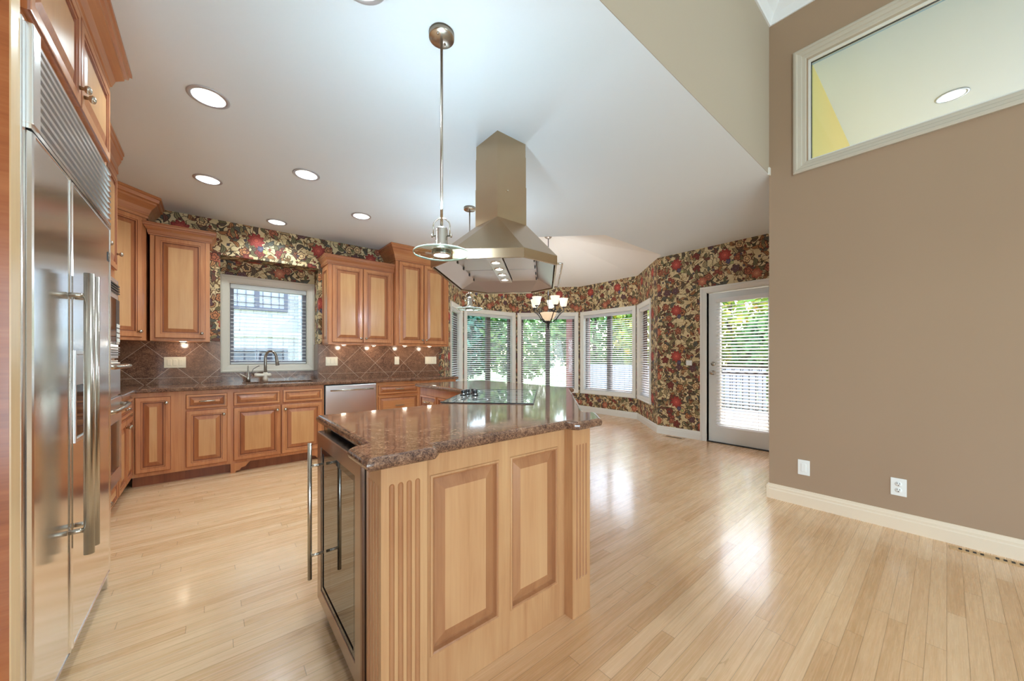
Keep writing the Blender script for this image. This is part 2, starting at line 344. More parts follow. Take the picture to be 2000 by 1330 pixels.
# ------------------------------------------------------------------ mesh helpers
class MB:
    def __init__(s): s.v, s.f, s.mi, s.sm, s.uv = [], [], [], [], {}
    def add(s, vs, fs, mi=0, sm=False, uv=None):
        o = len(s.v); s.v += [tuple(p) for p in vs]
        for i, f in enumerate(fs):
            if uv: s.uv[len(s.f)] = uv[i]
            s.f.append([o+k for k in f]); s.mi.append(mi); s.sm.append(sm)
        return s
    def box(s, x0, x1, y0, y1, z0, z1, mi=0):
        vs = [(x, y, z) for z in (z0, z1) for y in (y0, y1) for x in (x0, x1)]
        return s.add(vs, [(0, 2, 3, 1), (4, 5, 7, 6), (0, 1, 5, 4), (2, 6, 7, 3), (0, 4, 6, 2), (1, 3, 7, 5)], mi)
    def prism(s, poly, z0, z1, mi=0, sm=False):
        n = len(poly); vs = [(x, y, z0) for x, y in poly]+[(x, y, z1) for x, y in poly]
        fs = [tuple(reversed(range(n))), tuple(range(n, 2*n))]
        s.add(vs, fs, mi)
        return s.add(vs, [(i, (i+1) % n, n+(i+1) % n, n+i) for i in range(n)], mi, sm)
    def loops(s, ls, mi=0, sm=False, cap0=False, cap1=True, closed=True, mis=None):
        n = len(ls[0]); o = len(s.v)
        for l in ls: s.v += [tuple(p) for p in l]
        for a in range(len(ls)-1):
            for i in range(n if closed else n-1):
                j = (i+1) % n
                s.f.append([o+a*n+i, o+a*n+j, o+(a+1)*n+j, o+(a+1)*n+i]); s.mi.append(mis[a] if mis else mi); s.sm.append(sm)
        if cap0: s.f.append([o+i for i in reversed(range(n))]); s.mi.append(mis[0] if mis else mi); s.sm.append(False)
        if cap1: s.f.append([o+(len(ls)-1)*n+i for i in range(n)]); s.mi.append(mis[-1] if mis else mi); s.sm.append(False)
        return s
    def lathe(s, prof, c=(0, 0, 0), n=24, axis='z', mi=0, cap=True, sm=True):
        ls = []
        for r, h in prof:
            l = []
            for k in range(n):
                a = 2*PI*k/n; p, q = r*math.cos(a), r*math.sin(a)
                l.append({'z': (c[0]+p, c[1]+q, c[2]+h), 'y': (c[0]+p, c[1]+h, c[2]+q), 'x': (c[0]+h, c[1]+p, c[2]+q)}[axis])
            ls.append(l)
        return s.loops(ls, mi, sm, cap, cap)
    def tube(s, pts, r, n=10, mi=0, caps=True):
        pts = [Vector(p) for p in pts]; ls = []; up = None
        for i, p in enumerate(pts):
            d = (pts[min(i+1, len(pts)-1)]-pts[max(i-1, 0)]).normalized()
            if up is None: up = Vector((0, 0, 1)) if abs(d.z) < .9 else Vector((1, 0, 0))
            a = d.cross(up).normalized(); b = d.cross(a).normalized(); up = -b if up.dot(-b) > 0 else b
            a = d.cross(up).normalized(); b = d.cross(a).normalized()
            rr = r[i] if isinstance(r, (list, tuple)) else r
            ls.append([p+a*(rr*math.cos(2*PI*k/n))+b*(rr*math.sin(2*PI*k/n)) for k in range(n)])
        return s.loops(ls, mi, True, caps, caps)
    def sweep(s, path, prof, mi=0, closed=False):
        # path: plan points; prof: (out, z), out to the right of travel; mitred corners
        n = len(path); ls = []
        for i in range(n):
            ds = []
            if closed or i > 0: a = Vector(path[i])-Vector(path[i-1]); ds.append(a.normalized())
            if closed or i < n-1: a = Vector(path[(i+1) % n])-Vector(path[i]); ds.append(a.normalized())
            ns = [Vector((d.y, -d.x)) for d in ds]
            mv = ns[0] if len(ns) == 1 else (ns[0]+ns[1])/(1+ns[0].dot(ns[1]))
            ls.append([(path[i][0]+mv.x*o, path[i][1]+mv.y*o, z) for o, z in prof])
        if closed: ls.append(ls[0])
        return s.loops(ls, mi, False, not closed, not closed)
    def rects(s, ls, mis=None, mi=0, cap=True):
        return s.loops([[(x0, y, z0), (x1, y, z0), (x1, y, z1), (x0, y, z1)] for x0, x1, z0, z1, y in ls], mi, False, False, cap, True, mis)
    def xf(s, mat):
        s.v = [tuple(mat @ Vector(p)) for p in s.v]; return s
    def build(s, name, mats, parent=None, loc=None, rot=0, bevel=0, world=False, seg=2):
        me = bpy.data.meshes.new(name)
        vs = s.v
        if world and parent is not None:
            inv = parent.matrix_basis.inverted(); vs = [tuple(inv @ Vector(p)) for p in vs]
        me.from_pydata(vs, [], s.f)
        mats = [mats] if isinstance(mats, str) else mats
        for q in mats: me.materials.append(M[q])
        me.polygons.foreach_set('material_index', s.mi); me.polygons.foreach_set('use_smooth', s.sm)
        if s.uv:
            ul = me.uv_layers.new(name='UVMap')
            for p in me.polygons:
                u = s.uv.get(p.index)
                if u:
                    for li, q in zip(p.loop_indices, u): ul.data[li].uv = q
        else:
            bm = bmesh.new(); bm.from_mesh(me); bmesh.ops.remove_doubles(bm, verts=bm.verts, dist=1e-6); bmesh.ops.recalc_face_normals(bm, faces=bm.faces); bm.to_mesh(me); bm.free()
        me.update()
        o = bpy.data.objects.new(name, me); COL.objects.link(o)
        if parent is not None: o.parent = parent
        if loc is not None: o.location = loc
        if rot: o.rotation_euler = (0, 0, math.radians(rot))
        if bevel:
            b = o.modifiers.new('edge', 'BEVEL'); b.width = bevel; b.segments = seg; b.limit_method = 'ANGLE'; b.angle_limit = math.radians(40)
        return o
def tag(o, label, cat, group=None, kind=None):
    o['label'] = label; o['category'] = cat
    if group: o['group'] = group
    if kind: o['kind'] = kind
    return o
def thing(name, label, cat, loc=(0, 0, 0), rot=0, group=None, kind=None):
    o = bpy.data.objects.new(name, None); COL.objects.link(o); o.empty_display_size = .1
    o.location = loc; o.rotation_euler = (0, 0, math.radians(rot))
    o.matrix_basis = Matrix.Translation(loc) @ Matrix.Rotation(math.radians(rot), 4, 'Z')
    return tag(o, label, cat, group, kind)
def dup(root, loc, rot=None, label=None, group=None):
    r = root.copy(); COL.objects.link(r); r.location = loc
    if rot is not None: r.rotation_euler = (0, 0, math.radians(rot))
    if label: r['label'] = label
    if group: r['group'] = group
    for ch in list(root.children):
        c = ch.copy(); COL.objects.link(c); c.parent = r
        for g in list(ch.children):
            d = g.copy(); COL.objects.link(d); d.parent = c
    return r
def struct(o, label, cat): return tag(o, label, cat, None, 'structure')
# ------------------------------------------------------------------ room numbers
HC = 2.785; YB = 5.35; XL = -1.25; XT = 3.70; XD = 5.46; YK = .98; HT = 4.17
C8 = (4.62, 4.55); AP = 1.73; HS = AP*math.tan(PI/8)
cx, cyy = C8
P0 = (cx-AP, cyy+HS); P1 = (cx-HS, cyy+AP); P2 = (cx+HS, cyy+AP); P3 = (cx+AP, cyy+HS); P4 = (cx+AP, cyy-HS); P5 = (cx+HS, cyy-AP); P6 = (cx-HS, cyy-AP); P7 = (cx-AP, cyy-HS)
PB = (P0[0]+(YB-P0[1]), YB); PD = (XD, P5[1]+(XD-P5[0]))
def wall(name, A, B, z0, z1, th, ops, mat, label, ends=(0, 0), back=None):
    # interior face from A to B (A is on the left as seen from inside); local x along it, local y outward
    d = Vector(B)-Vector(A); L = d.length; ang = math.atan2(d.y, d.x)
    xs = sorted({-ends[0], L+ends[1]}|{q for o in ops for q in o[:2]}); zs = sorted({z0, z1}|{q for o in ops for q in o[2:4]})
    mb = MB(); inside = lambda x, z: any(o[0] < x < o[1] and o[2] < z < o[3] for o in ops)
    def q(ps, uv, mi=0): mb.add(ps, [(0, 1, 2, 3)], mi, uv=[uv])
    for a, b in zip(xs, xs[1:]):
        for c, e in zip(zs, zs[1:]):
            if inside((a+b)/2, (c+e)/2): continue
            uv = [(a, c), (b, c), (b, e), (a, e)]
            q([(a, 0, c), (b, 0, c), (b, 0, e), (a, 0, e)], uv)
            q([(b, th, c), (a, th, c), (a, th, e), (b, th, e)], [uv[1], uv[0], uv[3], uv[2]], 1 if back else 0)
    def rev(a, b, c, e, flip):
        q([(a, 0, c), (a, th, c), (a, th, e), (a, 0, e)], [(a, c), (a+th, c), (a+th, e), (a, e)])
    for o in ops+[(xs[0], xs[-1], z0, z1)]:
        x0, x1, c, e = o[:4]
        rev(x0, x0, c, e, 0); rev(x1, x1, c, e, 1)
        if c > z0 or o[1] == xs[-1]: q([(x0, 0, c), (x1, 0, c), (x1, th, c), (x0, th, c)], [(x0, c), (x1, c), (x1, c-th), (x0, c-th)])
        q([(x0, 0, e), (x0, th, e), (x1, th, e), (x1, 0, e)], [(x0, e), (x0, e+th), (x1, e+th), (x1, e)])
    o = mb.build(name, [mat, back] if back else mat, loc=(A[0], A[1], 0), rot=math.degrees(ang))
    return struct(o, label, 'wall')
def along(A, B, s, off=0, z=0):
    d = (Vector(B)-Vector(A)).normalized(); n = Vector((-d.y, d.x)); p = Vector(A)+d*s+n*off
    return (p.x, p.y, z), math.degrees(math.atan2(d.y, d.x))
Lb = lambda A, B: (Vector(B)-Vector(A)).length
# floor, ceilings
fl = MB().prism([(XL-.2, -9.3), (9, -9.3), (9, 2.0), (6.7, 2.0), (6.7, 6.7), (-1.5, 6.7)], -.12, 0)
struct(fl.build('floor', 'oak_floor'), 'pale narrow oak strip floor running toward the bay', 'floor')
DL = [(-.017, 2.86), (-.03, 4.19), (.625, 3.534), (1.28, 4.18), (.58, 5.0), (.479, 1.565)]
bm = bmesh.new()
def ring(pts, z):
    vs = [bm.verts.new((x, y, z)) for x, y in pts]
    return [bm.edges.new((vs[i], vs[(i+1) % len(vs)])) for i in range(len(vs))]
circ = lambda x, y, r, n=32: [(x+r*math.cos(2*PI*k/n), y+r*math.sin(2*PI*k/n)) for k in range(n)]
es = ring([(XL, YK), (XD, YK), PD, P5, P6, P7, P0, PB, (XL, YB)], HC)
for x, y in DL: es += ring(circ(x, y, .082), HC)
bmesh.ops.triangle_fill(bm, use_beauty=True, use_dissolve=False, edges=es)
me = bpy.data.meshes.new('ceiling'); bm.to_mesh(me); bm.free(); me.materials.append(M['ceiling_paint'])
o = bpy.data.objects.new('ceiling', me); COL.objects.link(o); struct(o, 'smooth grey-white kitchen ceiling with recessed lights', 'ceiling')
mb = MB(); P8 = [P0, P1, P2, P3, P4, P5, P6, P7]
mb.add([(x, y, HC) for x, y in P8]+[(cx, cyy, 3.39)], [(i, (i+1) % 8, 8) for i in range(8)])
struct(mb.build('ceiling_vault', 'vault_paint'), 'bright eight-sided vaulted ceiling over the breakfast bay', 'ceiling')
mb = MB().box(XL-.2, XT+.2, -9.3, YK+.15, HT, HT+.1)
struct(mb.build('ceiling_upper', 'ceiling_paint'), 'high white ceiling above the tall room', 'ceiling')
mb = MB().box(XL, XT, YK, YK+.12, HC+.003, HT)
struct(mb.build('wall_bulkhead', 'bulkhead_paint'), 'beige upper wall dropping to the kitchen ceiling edge', 'wall')
mb = MB(); cr = [(0, HT-.115), (.012, HT-.115), (.018, HT-.10), (.045, HT-.06), (.085, HT-.025), (.095, HT-.012), (.105, HT-.012), (.105, HT), (0, HT)]
mb.sweep([(XL, YK), (XT, YK), (XT, -9)], cr)
struct(mb.build('trim_crown', 'crown_paint'), 'white crown moulding in the upper corner', 'trim')
struct(MB().box(XT-.03, XT+.001, YK-.012, YK+.002, HC-.012, HC+.05).build('trim_corner', 'white_trim'), 'tiny white corner piece at the bulkhead end', 'trim')
# walls
WX0, WX1 = .07-XL, 1.09-XL      # kitchen window recess along the back wall
wall('wall_back', (XL, YB), PB, 0, HC, .25, [(WX0, WX1, .90, 2.39)], 'floral_wallpaper', 'floral papered wall behind the sink counter')
wall('wall_back_recess', (0, YB+.25), (1.16, YB+.25), .85, 2.45, .12, [(.07+.07, 1.09-.07, 1.09, 2.14)], 'floral_wallpaper', 'papered wall inside the kitchen window recess')
wall('wall_left', (XL, -9), (XL, YB), 0, HT, .15, [(9+wy-.7, 9+wy+.7, .25, 2.25) for wy in (-3.7, -1.9)], 'taupe_paint', 'wall behind the refrigerator and ovens')  # both openings are added for the side fill lights
BAY = [(PB, P1, .38, 1.27), (P1, P2, .03, HS*2-.03), (P2, P3, .03, HS*2-.03), (P3, P4, .03, HS*2-.03), (P4, PD, .03, .90)]
ZW0, ZW1 = .40, 2.21; CW = .085
for i, (A, B, s0, s1) in enumerate(BAY):
    s1 = min(s1, Lb(A, B)-.03)
    BAY[i] = (A, B, s0, s1)
    wall(['wall_bay_west', 'wall_bay_northwest', 'wall_bay_north', 'wall_bay_northeast', 'wall_bay_east'][i], A, B, 0, HC, .15, [(s0+CW-.01, s1-CW+.01, ZW0+CW-.01, ZW1-CW+.01)], 'floral_wallpaper',
         'floral papered bay wall ' + ['beside the tall cabinet', 'with the first wide window', 'with the window behind the chandelier', 'with the window nearest the patio door corner', 'narrow, meeting the patio door wall'][i], ends=(.0, .0))
DY0, DY1 = 2.2, 1.32     # door leaf along wall X = XD
wall('wall_patio', PD, (XD, YK), 0, HC, .15, [(PD[1]-2.2, PD[1]-1.3, 0, 2.13)], 'floral_wallpaper', 'floral papered wall around the patio door')
wall('wall_right', (XT, YK), (XT, -9), 0, HT, .08, [(.26, 2.3, 2.79, 3.63)], 'taupe_paint', 'tall taupe wall with the high interior window', back='hall_paint')
wall('wall_return', (XD, YK), (XT, YK), 0, HC, .12, [], 'taupe_paint', 'hidden return wall behind the taupe wall', ends=(0, -.08))
wall('wall_rear', (XT, -9), (XL, -9), 0, HT, .12, [(.15, 1.55, .45, 3.45), (1.65, 3.05, .45, 3.45)], 'taupe_paint', 'wall behind the camera with two tall windows')
# hall seen through the high window
mb = MB().box(XT+.08, 8.0, .70, .80, 2.2, 3.6)
struct(mb.build('wall_hall', 'yellow_paint'), 'yellow wall seen through the high interior window', 'wall')
struct(MB().box(XT+.08, 8.0, -4.5, .76, 3.6, 3.65).build('ceiling_hall', 'hall_ceiling'), 'pale ceiling seen through the high interior window', 'ceiling')
struct(MB().box(8.0, 8.1, -4.5, .76, 0, 3.6).build('wall_hall_end', 'hall_paint'), 'far pale wall of the hall', 'wall')  # unseen hall walls kept pale so their bounce does not yellow the ceiling
struct(MB().box(XT+.08, 8.1, -4.6, -4.5, 0, 3.6).build('wall_hall_side', 'hall_paint'), 'side pale wall of the hall', 'wall')
# casings: a nested frame around an opening, in wall-local coordinates
def casing_loops(x0, x1, z0, z1, cw, depth=.10, y=0):
    L = [(0, 0), (0, -.022), (.010, -.026), (.022, -.026), (.028, -.020), (cw-.030, -.014), (cw-.016, -.012), (cw-.010, -.006), (cw, -.006), (cw, depth)]
    return [(x0+i, x1-i, z0+i, z1-i, y+q) for i, q in L]
def blind(label, A, B, s0, s1, z0, z1, off, tilt=14, group=None, pitch=.043, rail_h=.055):
    loc, ang = along(A, B, (s0+s1)/2, off, z0); wd = s1-s0; h = z1-z0
    t = thing('window_blind', label, 'blind', loc, ang, group)
    hw = wd/2; MB().box(-hw, hw, -.034, .030, h-rail_h, h).build('headrail', 'slat_white', t, bevel=.004)
    mb = MB(); n = int((h-rail_h-.05)/pitch); ct, st = math.cos(math.radians(tilt)), math.sin(math.radians(tilt))
    for k in range(n):
        z = .045+k*pitch; W2 = .025
        pts = []
        for q, cr in ((-W2, 0), (0, .0035), (W2, 0)):
            pts.append((q*ct-cr*st*0, z+q*st+cr))
        a = hw-.004
        vs = [(x, y, zz+dz) for dz in (0, .0026) for x in (-a, a) for y, zz in pts]
        mb.add(vs, [(0, 1, 4, 3), (1, 2, 5, 4), (6, 9, 10, 7), (7, 10, 11, 8), (0, 3, 9, 6), (2, 8, 11, 5), (0, 6, 7, 1), (1, 7, 8, 2), (3, 4, 10, 9), (4, 5, 11, 10)])
    mb.build('slats', 'slat_white', t)
    MB().box(-hw+.003, hw-.003, -.026, .026, 0, .022).build('bottom_rail', 'slat_white', t, bevel=.004)
    for x in (-hw*.62, hw*.62): MB().tube([(x, -.0265, .02), (x, -.0265, h-rail_h)], .0012, 5).build('ladder_cord', 'cord_white', t)
    mb = MB().tube([(-hw+.09, -.040, h-.05), (-hw+.092, -.042, h*.62), (-hw+.09, -.040, h*.45)], .002, 6); mb.lathe([(.001, 0), (.006, -.012), (.006, -.03), (.001, -.034)], (-hw+.09, -.040, h*.45), 8)
    mb.build('pull_cord', 'cord_white', t)
    return t
def window(name, label, A, B, s0, s1, z0, z1, cw, depth, off=0, mull=(.5,), cmat='white_trim', sash='sash_brown', casing=True):
    loc, ang = along(A, B, (s0+s1)/2, off, z0); hw = (s1-s0)/2; h = z1-z0
    t = thing(name, label, 'window', loc, ang, None, 'structure')
    MB().rects(casing_loops(-hw, hw, 0, h, cw, depth), cap=False).build('casing', cmat, t)
    a, c, e = hw-cw+.004, cw-.004, h-cw+.004
    mb = MB(); y0 = depth-.035; y1 = depth+.03
    f = .045
    mb.box(-a, -a+f, y0, y1, c, e).box(a-f, a, y0, y1, c, e).box(-a+f, a-f, y0, y1, c, c+f).box(-a+f, a-f, y0, y1, e-f, e)
    for q in mull: x = -a+2*a*q; mb.box(x-.05, x+.05, y0, y1, c+f, e-f)
    mb.build('sash', sash, t, bevel=.004)
    xs = [-a+f]+[v for q in mull for v in (-a+2*a*q-.05, -a+2*a*q+.05)]+[a-f]
    for u, v in zip(xs[::2], xs[1::2]): MB().box(u-.006, v+.006, depth-.004, depth+.004, c+f-.006, e-f+.006).build('pane', 'window_glass', t)
    return t
wl = ['narrow bay window half hidden beside the tall cabinet', 'wide bay window left of the chandelier', 'wide bay window behind the chandelier', 'wide bay window right of the chandelier', 'narrow bay window beside the patio door wall']
bl = ['white slatted blind in the leftmost narrow bay window', 'white slatted blind left of the chandelier, in front of teal trees', 'white slatted blind directly behind the chandelier', 'white slatted blind in the wide window right of the chandelier', 'white slatted blind in the narrow window beside the patio door wall']
for i, (A, B, s0, s1) in enumerate(BAY):
    window('window_%d' % (i+2), wl[i], A, B, s0, s1, ZW0, ZW1, CW, .115, mull=(.5,) if 0 < i < 4 else ())
    blind(bl[i], A, B, s0+CW+.006, s1-CW-.006, ZW0+CW+.004, ZW1-CW-.004, .042, 13 if i < 3 else 18, 'slatted blinds round the bay', pitch=.0425)
# kitchen window at the back of its recess
A, B = (0, YB+.25), (1.16, YB+.25)
window('window_1', 'kitchen sink window in a papered recess', A, B, .07, 1.09, 1.02, 2.21, .095, .09, mull=(), cmat='kitchen_casing', sash='house_trim')
blind('white slatted blind in the window above the sink', A, B, .07+.10, 1.09-.10, 1.02+.10, 2.21-.10, .035, 6, None, pitch=.047)
# interior transom in the taupe wall
A, B = (XT, YK), (XT, -9)
loc, ang = along(A, B, 1.28, 0, 2.71)
t = thing('window_7', 'high interior window in the taupe wall', 'window', loc, ang, None, 'structure')
MB().rects([(-1.11+i, 1.11-i, i, 1.0-i, q) for i, q in [(0, 0), (0, -.02), (.012, -.026), (.024, -.026), (.030, -.018), (.052, -.014), (.058, -.006), (.078, -.004), (.085, .0), (.085, .08)]], cap=False).build('casing', 'transom_trim', t)
mb = MB(); mb.rects([(-1.025+i, 1.025-i, .085+i, .915-i, q) for i, q in [(0, .03), (.02, .03), (.02, .07), (0, .07)]], cap=False); mb.build('sash', 'white_trim', t)
mb = MB(); mb.rects([(-1.007+i, 1.007-i, .103+i, .897-i, q) for i, q in [(0, .044), (.006, .044), (.006, .056), (0, .056)]], cap=False); mb.build('gasket', 'black_plastic', t)
MB().box(-1.003, 1.003, .047, .053, .107, .893).build('pane', 'green_glass', t)
# tall windows behind the camera
for k, xc in enumerate((1.35, 2.85)):
    t = thing('window_%d' % (8+k), 'tall window behind the camera', 'window', (xc, -9, .45), 180, None, 'structure')
    MB().rects([(-.745+i, .745-i, -.045+i, 3.045-i, q) for i, q in [(0, 0), (0, -.025), (.03, -.02), (.045, -.01), (.045, .12)]], cap=False).build('casing', 'white_trim', t)
    mb = MB()
    for x in (-.68, -.23, .23, .68): mb.box(x-.02, x+.02, .05, .09, 0, 3)
    for z in (0.02, 1.0, 2.0, 2.98): mb.box(-.7, .7, .055, .085, z-.02, z+.02)
    mb.build('sash', 'white_trim', t)
    MB().box(-.7, .7, .066, .072, 0, 3).build('pane', 'window_glass', t)
for k, wy in enumerate((-3.7, -1.9)):  # made-up windows, added to let the side fill reach the ceiling
    t = thing('window_%d' % (10+k), 'unseen low side window added to light the ceiling', 'window', (XL, wy, .25), 90, None, 'structure')
    MB().rects([(-.745+i, .745-i, -.045+i, 2.045-i, q) for i, q in [(0, 0), (0, -.025), (.03, -.02), (.045, -.01), (.045, .12)]], cap=False).build('casing', 'white_trim', t)
    mb = MB().box(-.02, .02, .05, .09, 0, 2).box(-.7, .7, .055, .085, 1.0, 1.04); mb.build('sash', 'white_trim', t)
    MB().box(-.7, .7, .066, .072, 0, 2).build('pane', 'window_glass', t)
# patio door
s0 = PD[1]-2.2
loc, ang = along(PD, (XD, YK), s0+.45, 0, 0)
t = thing('door_1', 'white glazed patio door with a slatted blind', 'door', loc, ang, None, 'structure')
mb = MB(); hw, h = .535, 2.21
prof = [(0, 0), (0, -.024), (.012, -.028), (.024, -.028), (.032, -.020), (.066, -.012), (.076, -.006), (.085, -.004), (.085, .11)]
mb.loops([[(-hw+i, q, 0), (-hw+i, q, h-i), (hw-i, q, h-i), (hw-i, q, 0)] for i, q in prof], cap1=False, closed=False); mb.build('casing', 'white_trim', t)
L = .435
mb = MB(); mb.rects([(-L, L, .012, 2.115, .07), (-L, L, .012, 2.115, .03), (-L+.125, L-.125, .24, 2.02, .03), (-L+.130, L-.130, .245, 2.015, .024), (-L+.150, L-.150, .265, 1.995, .026), (-L+.155, L-.155, .27, 1.99, .045)], cap=False)
mb.rects([(-L, L, .012, 2.115, .07), (-L+.155, L-.155, .27, 1.99, .07), (-L+.155, L-.155, .27, 1.99, .045)], cap=False)
mb.build('leaf', 'door_paint', t)
MB().box(-L+.15, L-.15, .054, .058, .265, 1.995).build('pane', 'window_glass', t)
MB().box(-.45, .45, .0, .12, .0, .012).build('threshold', 'black_iron', t)
for z, nm in ((.985, 'door_knob'), (1.11, 'deadbolt')):
    pr = [(.032, 0), (.032, -.008), (.014, -.010), (.012, -.035), (.026, -.042), (.028, -.058), (.018, -.066), (.001, -.068)] if nm == 'door_knob' else [(.030, 0), (.030, -.012), (.022, -.018), (.012, -.020), (.010, -.03), (.001, -.031)]
    MB().lathe(pr, (-L+.06, .03, z), 20, 'y').build(nm, 'nickel', t)
blind('white slatted blind hanging on the patio door', PD, (XD, YK), s0+.45-L+.115, s0+.45+L-.115, .235, 2.025, -.012, 22, None, pitch=.043)
# baseboards
def bb(name, path, mat, h, label):
    o = MB().sweep(path, [(0, 0), (.016, 0), (.016, h*.62), (.012, h*.68), (.012, h*.80), (.008, h*.86), (.006, h*.97), (0, h)]).build(name, mat); struct(o, label, 'baseboard')
bb('baseboard_bay', [PB, P1, P2, P3, P4, PD, (XD, 2.29)], 'white_trim', .125, 'white baseboard around the bay')
bb('baseboard_right', [(XT+.3, YK), (XT, YK), (XT, -9)][1:], 'cream_trim', .125, 'cream baseboard along the taupe wall')
MB()
struct(MB().box(XT-.016, XT+.08, YK, YK+.016, 0, .11).build('baseboard_end', 'cream_trim'), 'cream baseboard end at the wall corner', 'baseboard')
# ------------------------------------------------------------------ cabinetry
def shared(name, mb, mats):
    o = mb.build(name, mats); me = o.data; bpy.data.objects.remove(o); return me
KN = shared('knob', MB().lathe([(.008, 0), (.006, -.012), (.013, -.016), (.016, -.023), (.014, -.030), (.006, -.034), (.001, -.0345)], (0, 0, 0), 16, 'y'), 'nickel')
mb = MB().tube([(-.045, 0, 0), (-.045, -.022, 0)], .006, 10).tube([(.045, 0, 0), (.045, -.022, 0)], .006, 10)
mb.tube([(-.062, -.022, 0), (-.05, -.026, 0), (0, -.028, 0), (.05, -.026, 0), (.062, -.022, 0)], [.004, .006, .0075, .006, .004], 10)
PU = shared('pull', mb, 'nickel')
def inst(name, me, parent, loc):
    o = bpy.data.objects.new(name, me); COL.objects.link(o); o.parent = parent; o.location = loc; return o
def rdoor(name, parent, x0, x1, z0, z1, y=0, st=.058, t=.020, bev=.036, mats=('maple', 'maple_glaze', 'maple_panel', 'maple_bevel'), knob=None, pull=False):
    k = min(1, st/.058)
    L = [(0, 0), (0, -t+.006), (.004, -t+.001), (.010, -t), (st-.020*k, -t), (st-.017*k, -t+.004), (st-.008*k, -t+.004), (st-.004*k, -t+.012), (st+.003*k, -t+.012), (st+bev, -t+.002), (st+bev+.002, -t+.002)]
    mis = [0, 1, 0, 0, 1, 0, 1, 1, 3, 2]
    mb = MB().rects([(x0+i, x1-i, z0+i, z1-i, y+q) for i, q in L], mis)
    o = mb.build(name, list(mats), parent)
    if knob: inst('knob', KN, o, (knob[0], y-t, knob[1]))
    if pull: inst('pull', PU, o, ((x0+x1)/2, y-t+.004, (z0+z1)/2))
    return o
def carcass(t, w, depth, z0, z1, mat='maple', kick=True, x0=0):
    mb = MB().box(x0, w, 0, .02, z0, z1).box(x0, x0+.018, .02, depth, z0, z1).box(w-.018, w, .02, depth, z0, z1).box(x0+.018, w-.018, depth-.012, depth, z0, z1).box(x0+.018, w-.018, .02, depth-.012, z0, z0+.018)
    mb.build('body', mat, t)
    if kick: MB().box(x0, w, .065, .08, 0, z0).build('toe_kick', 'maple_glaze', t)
def bracket(t, x, flip=1, y=0):
    pts = [(0, .0), (.04, .0), (.045, .018), (.075, .022), (.09, .045), (.125, .055), (.15, .085), (.165, .10), (0, .10)]
    mb = MB(); n = len(pts)
    mb.loops([[(x+flip*a, y-.004, b) for a, b in pts], [(x+flip*a, y+.018, b) for a, b in pts]], 0, False, True, True); mb.build('bracket_foot', 'maple', t)
def base(label, loc, rot, w, fronts, depth=.585, group='base cabinets along the back counter', z0=.10, z1=.875):
    t = thing('base_cabinet', label, 'cabinet', loc, rot, group); carcass(t, w, depth, z0, z1)
    for f in fronts:
        k = f[0]
        if k == 'door': rdoor('door', t, *f[1:5], knob=f[5])
        else: rdoor('drawer', t, *f[1:5], st=.030, bev=.030, pull=f[5], mats=('maple_h', 'maple_glaze', 'maple_h', 'maple_bevel'))
    return t
YF = 4.75; XF = -.57
base('narrow corner base cabinet with one full height door', (XF, YF, 0), 0, .36, [('door', .025, .265, .135, .835, (.235, .775))])
base('base cabinet with one pull drawer over a door, left of the sink', (-.21, YF, 0), 0, .355, [('drawer', .012, .330, .700, .840, True), ('door', .012, .330, .13, .680, (.300, .625))])
t = base('sink base cabinet with two false drawer fronts and two doors', (.145, YF, 0), 0, .88, [('drawer', .025, .435, .700, .840, False), ('drawer', .463, .862, .700, .840, False), ('door', .025, .441, .13, .680, (.408, .625)), ('door', .450, .862, .13, .680, (.485, .625))])
bracket(t, 0.0, 1); bracket(t, .88, -1)
base('drawer base cabinet right of the dishwasher', (1.645, YF, 0), 0, .60, [('drawer', .022, .578, .715, .84, True), ('drawer', .022, .578, .43, .69, True), ('drawer', .022, .578, .13, .405, True)])
base('last base cabinet at the counter end by the bay', (2.247, YF, 0), 0, .588, [('drawer', .022, .562, .715, .84, True), ('door', .022, .29, .13, .69, (.26, .64)), ('door', .296, .562, .13, .69, (.326, .64))])
base('base cabinet under the left counter beside the ovens', (XF, 4.034, 0), 90, .70, [('drawer', .03, .67, .70, .84, True), ('door', .03, .346, .13, .68, (.316, .62)), ('door', .354, .67, .13, .68, (.384, .62))], depth=.67)
# upper cabinets
def crown_prof(z0, z1, out):
    h = z1-z0
    return [(0, z0), (.010, z0), (.012, z0+.10*h), (.018, z0+.14*h), (out*.35, z0+.40*h), (out*.68, z0+.62*h), (out*.70, z0+.70*h), (out*.84, z0+.74*h), (out*.90, z0+.88*h), (out, z0+.90*h), (out, z1), (0, z1)]
def upper(label, loc, rot, w, depth, z0, z1, zc, out, doors, group='wall cabinets beside the sink window', plan=None, path=None):
    t = thing('wall_cabinet', label, 'cabinet', loc, rot, group)
    (MB().prism(plan, z0, z1) if plan else MB().box(0, w, 0, depth, z0, z1)).build('body', 'maple', t, bevel=.002)
    for x0, x1, kx in doors: rdoor('door', t, x0, x1, z0+.03, z1-.035, knob=(kx, z0+.085) if kx is not None else None, st=.062)
    MB().sweep(path or [(0, depth), (0, 0), (w, 0), (w, depth)], crown_prof(z1-.03, zc, out)).build('crown_moulding', 'crown_wood', t)
    return t
UZ = 1.37
upper('single door wall cabinet left of the sink window', (-.475, 5.03, 0), 0, .455, .318, UZ, 2.45, 2.535, .055, [(.035, .42, .39)])
t = upper('two door wall cabinet right of the sink window', (1.135, 5.03, 0), 0, .845, .318, UZ, 2.43, 2.515, .055, [(.045, .424, .395), (.430, .812, .460)])
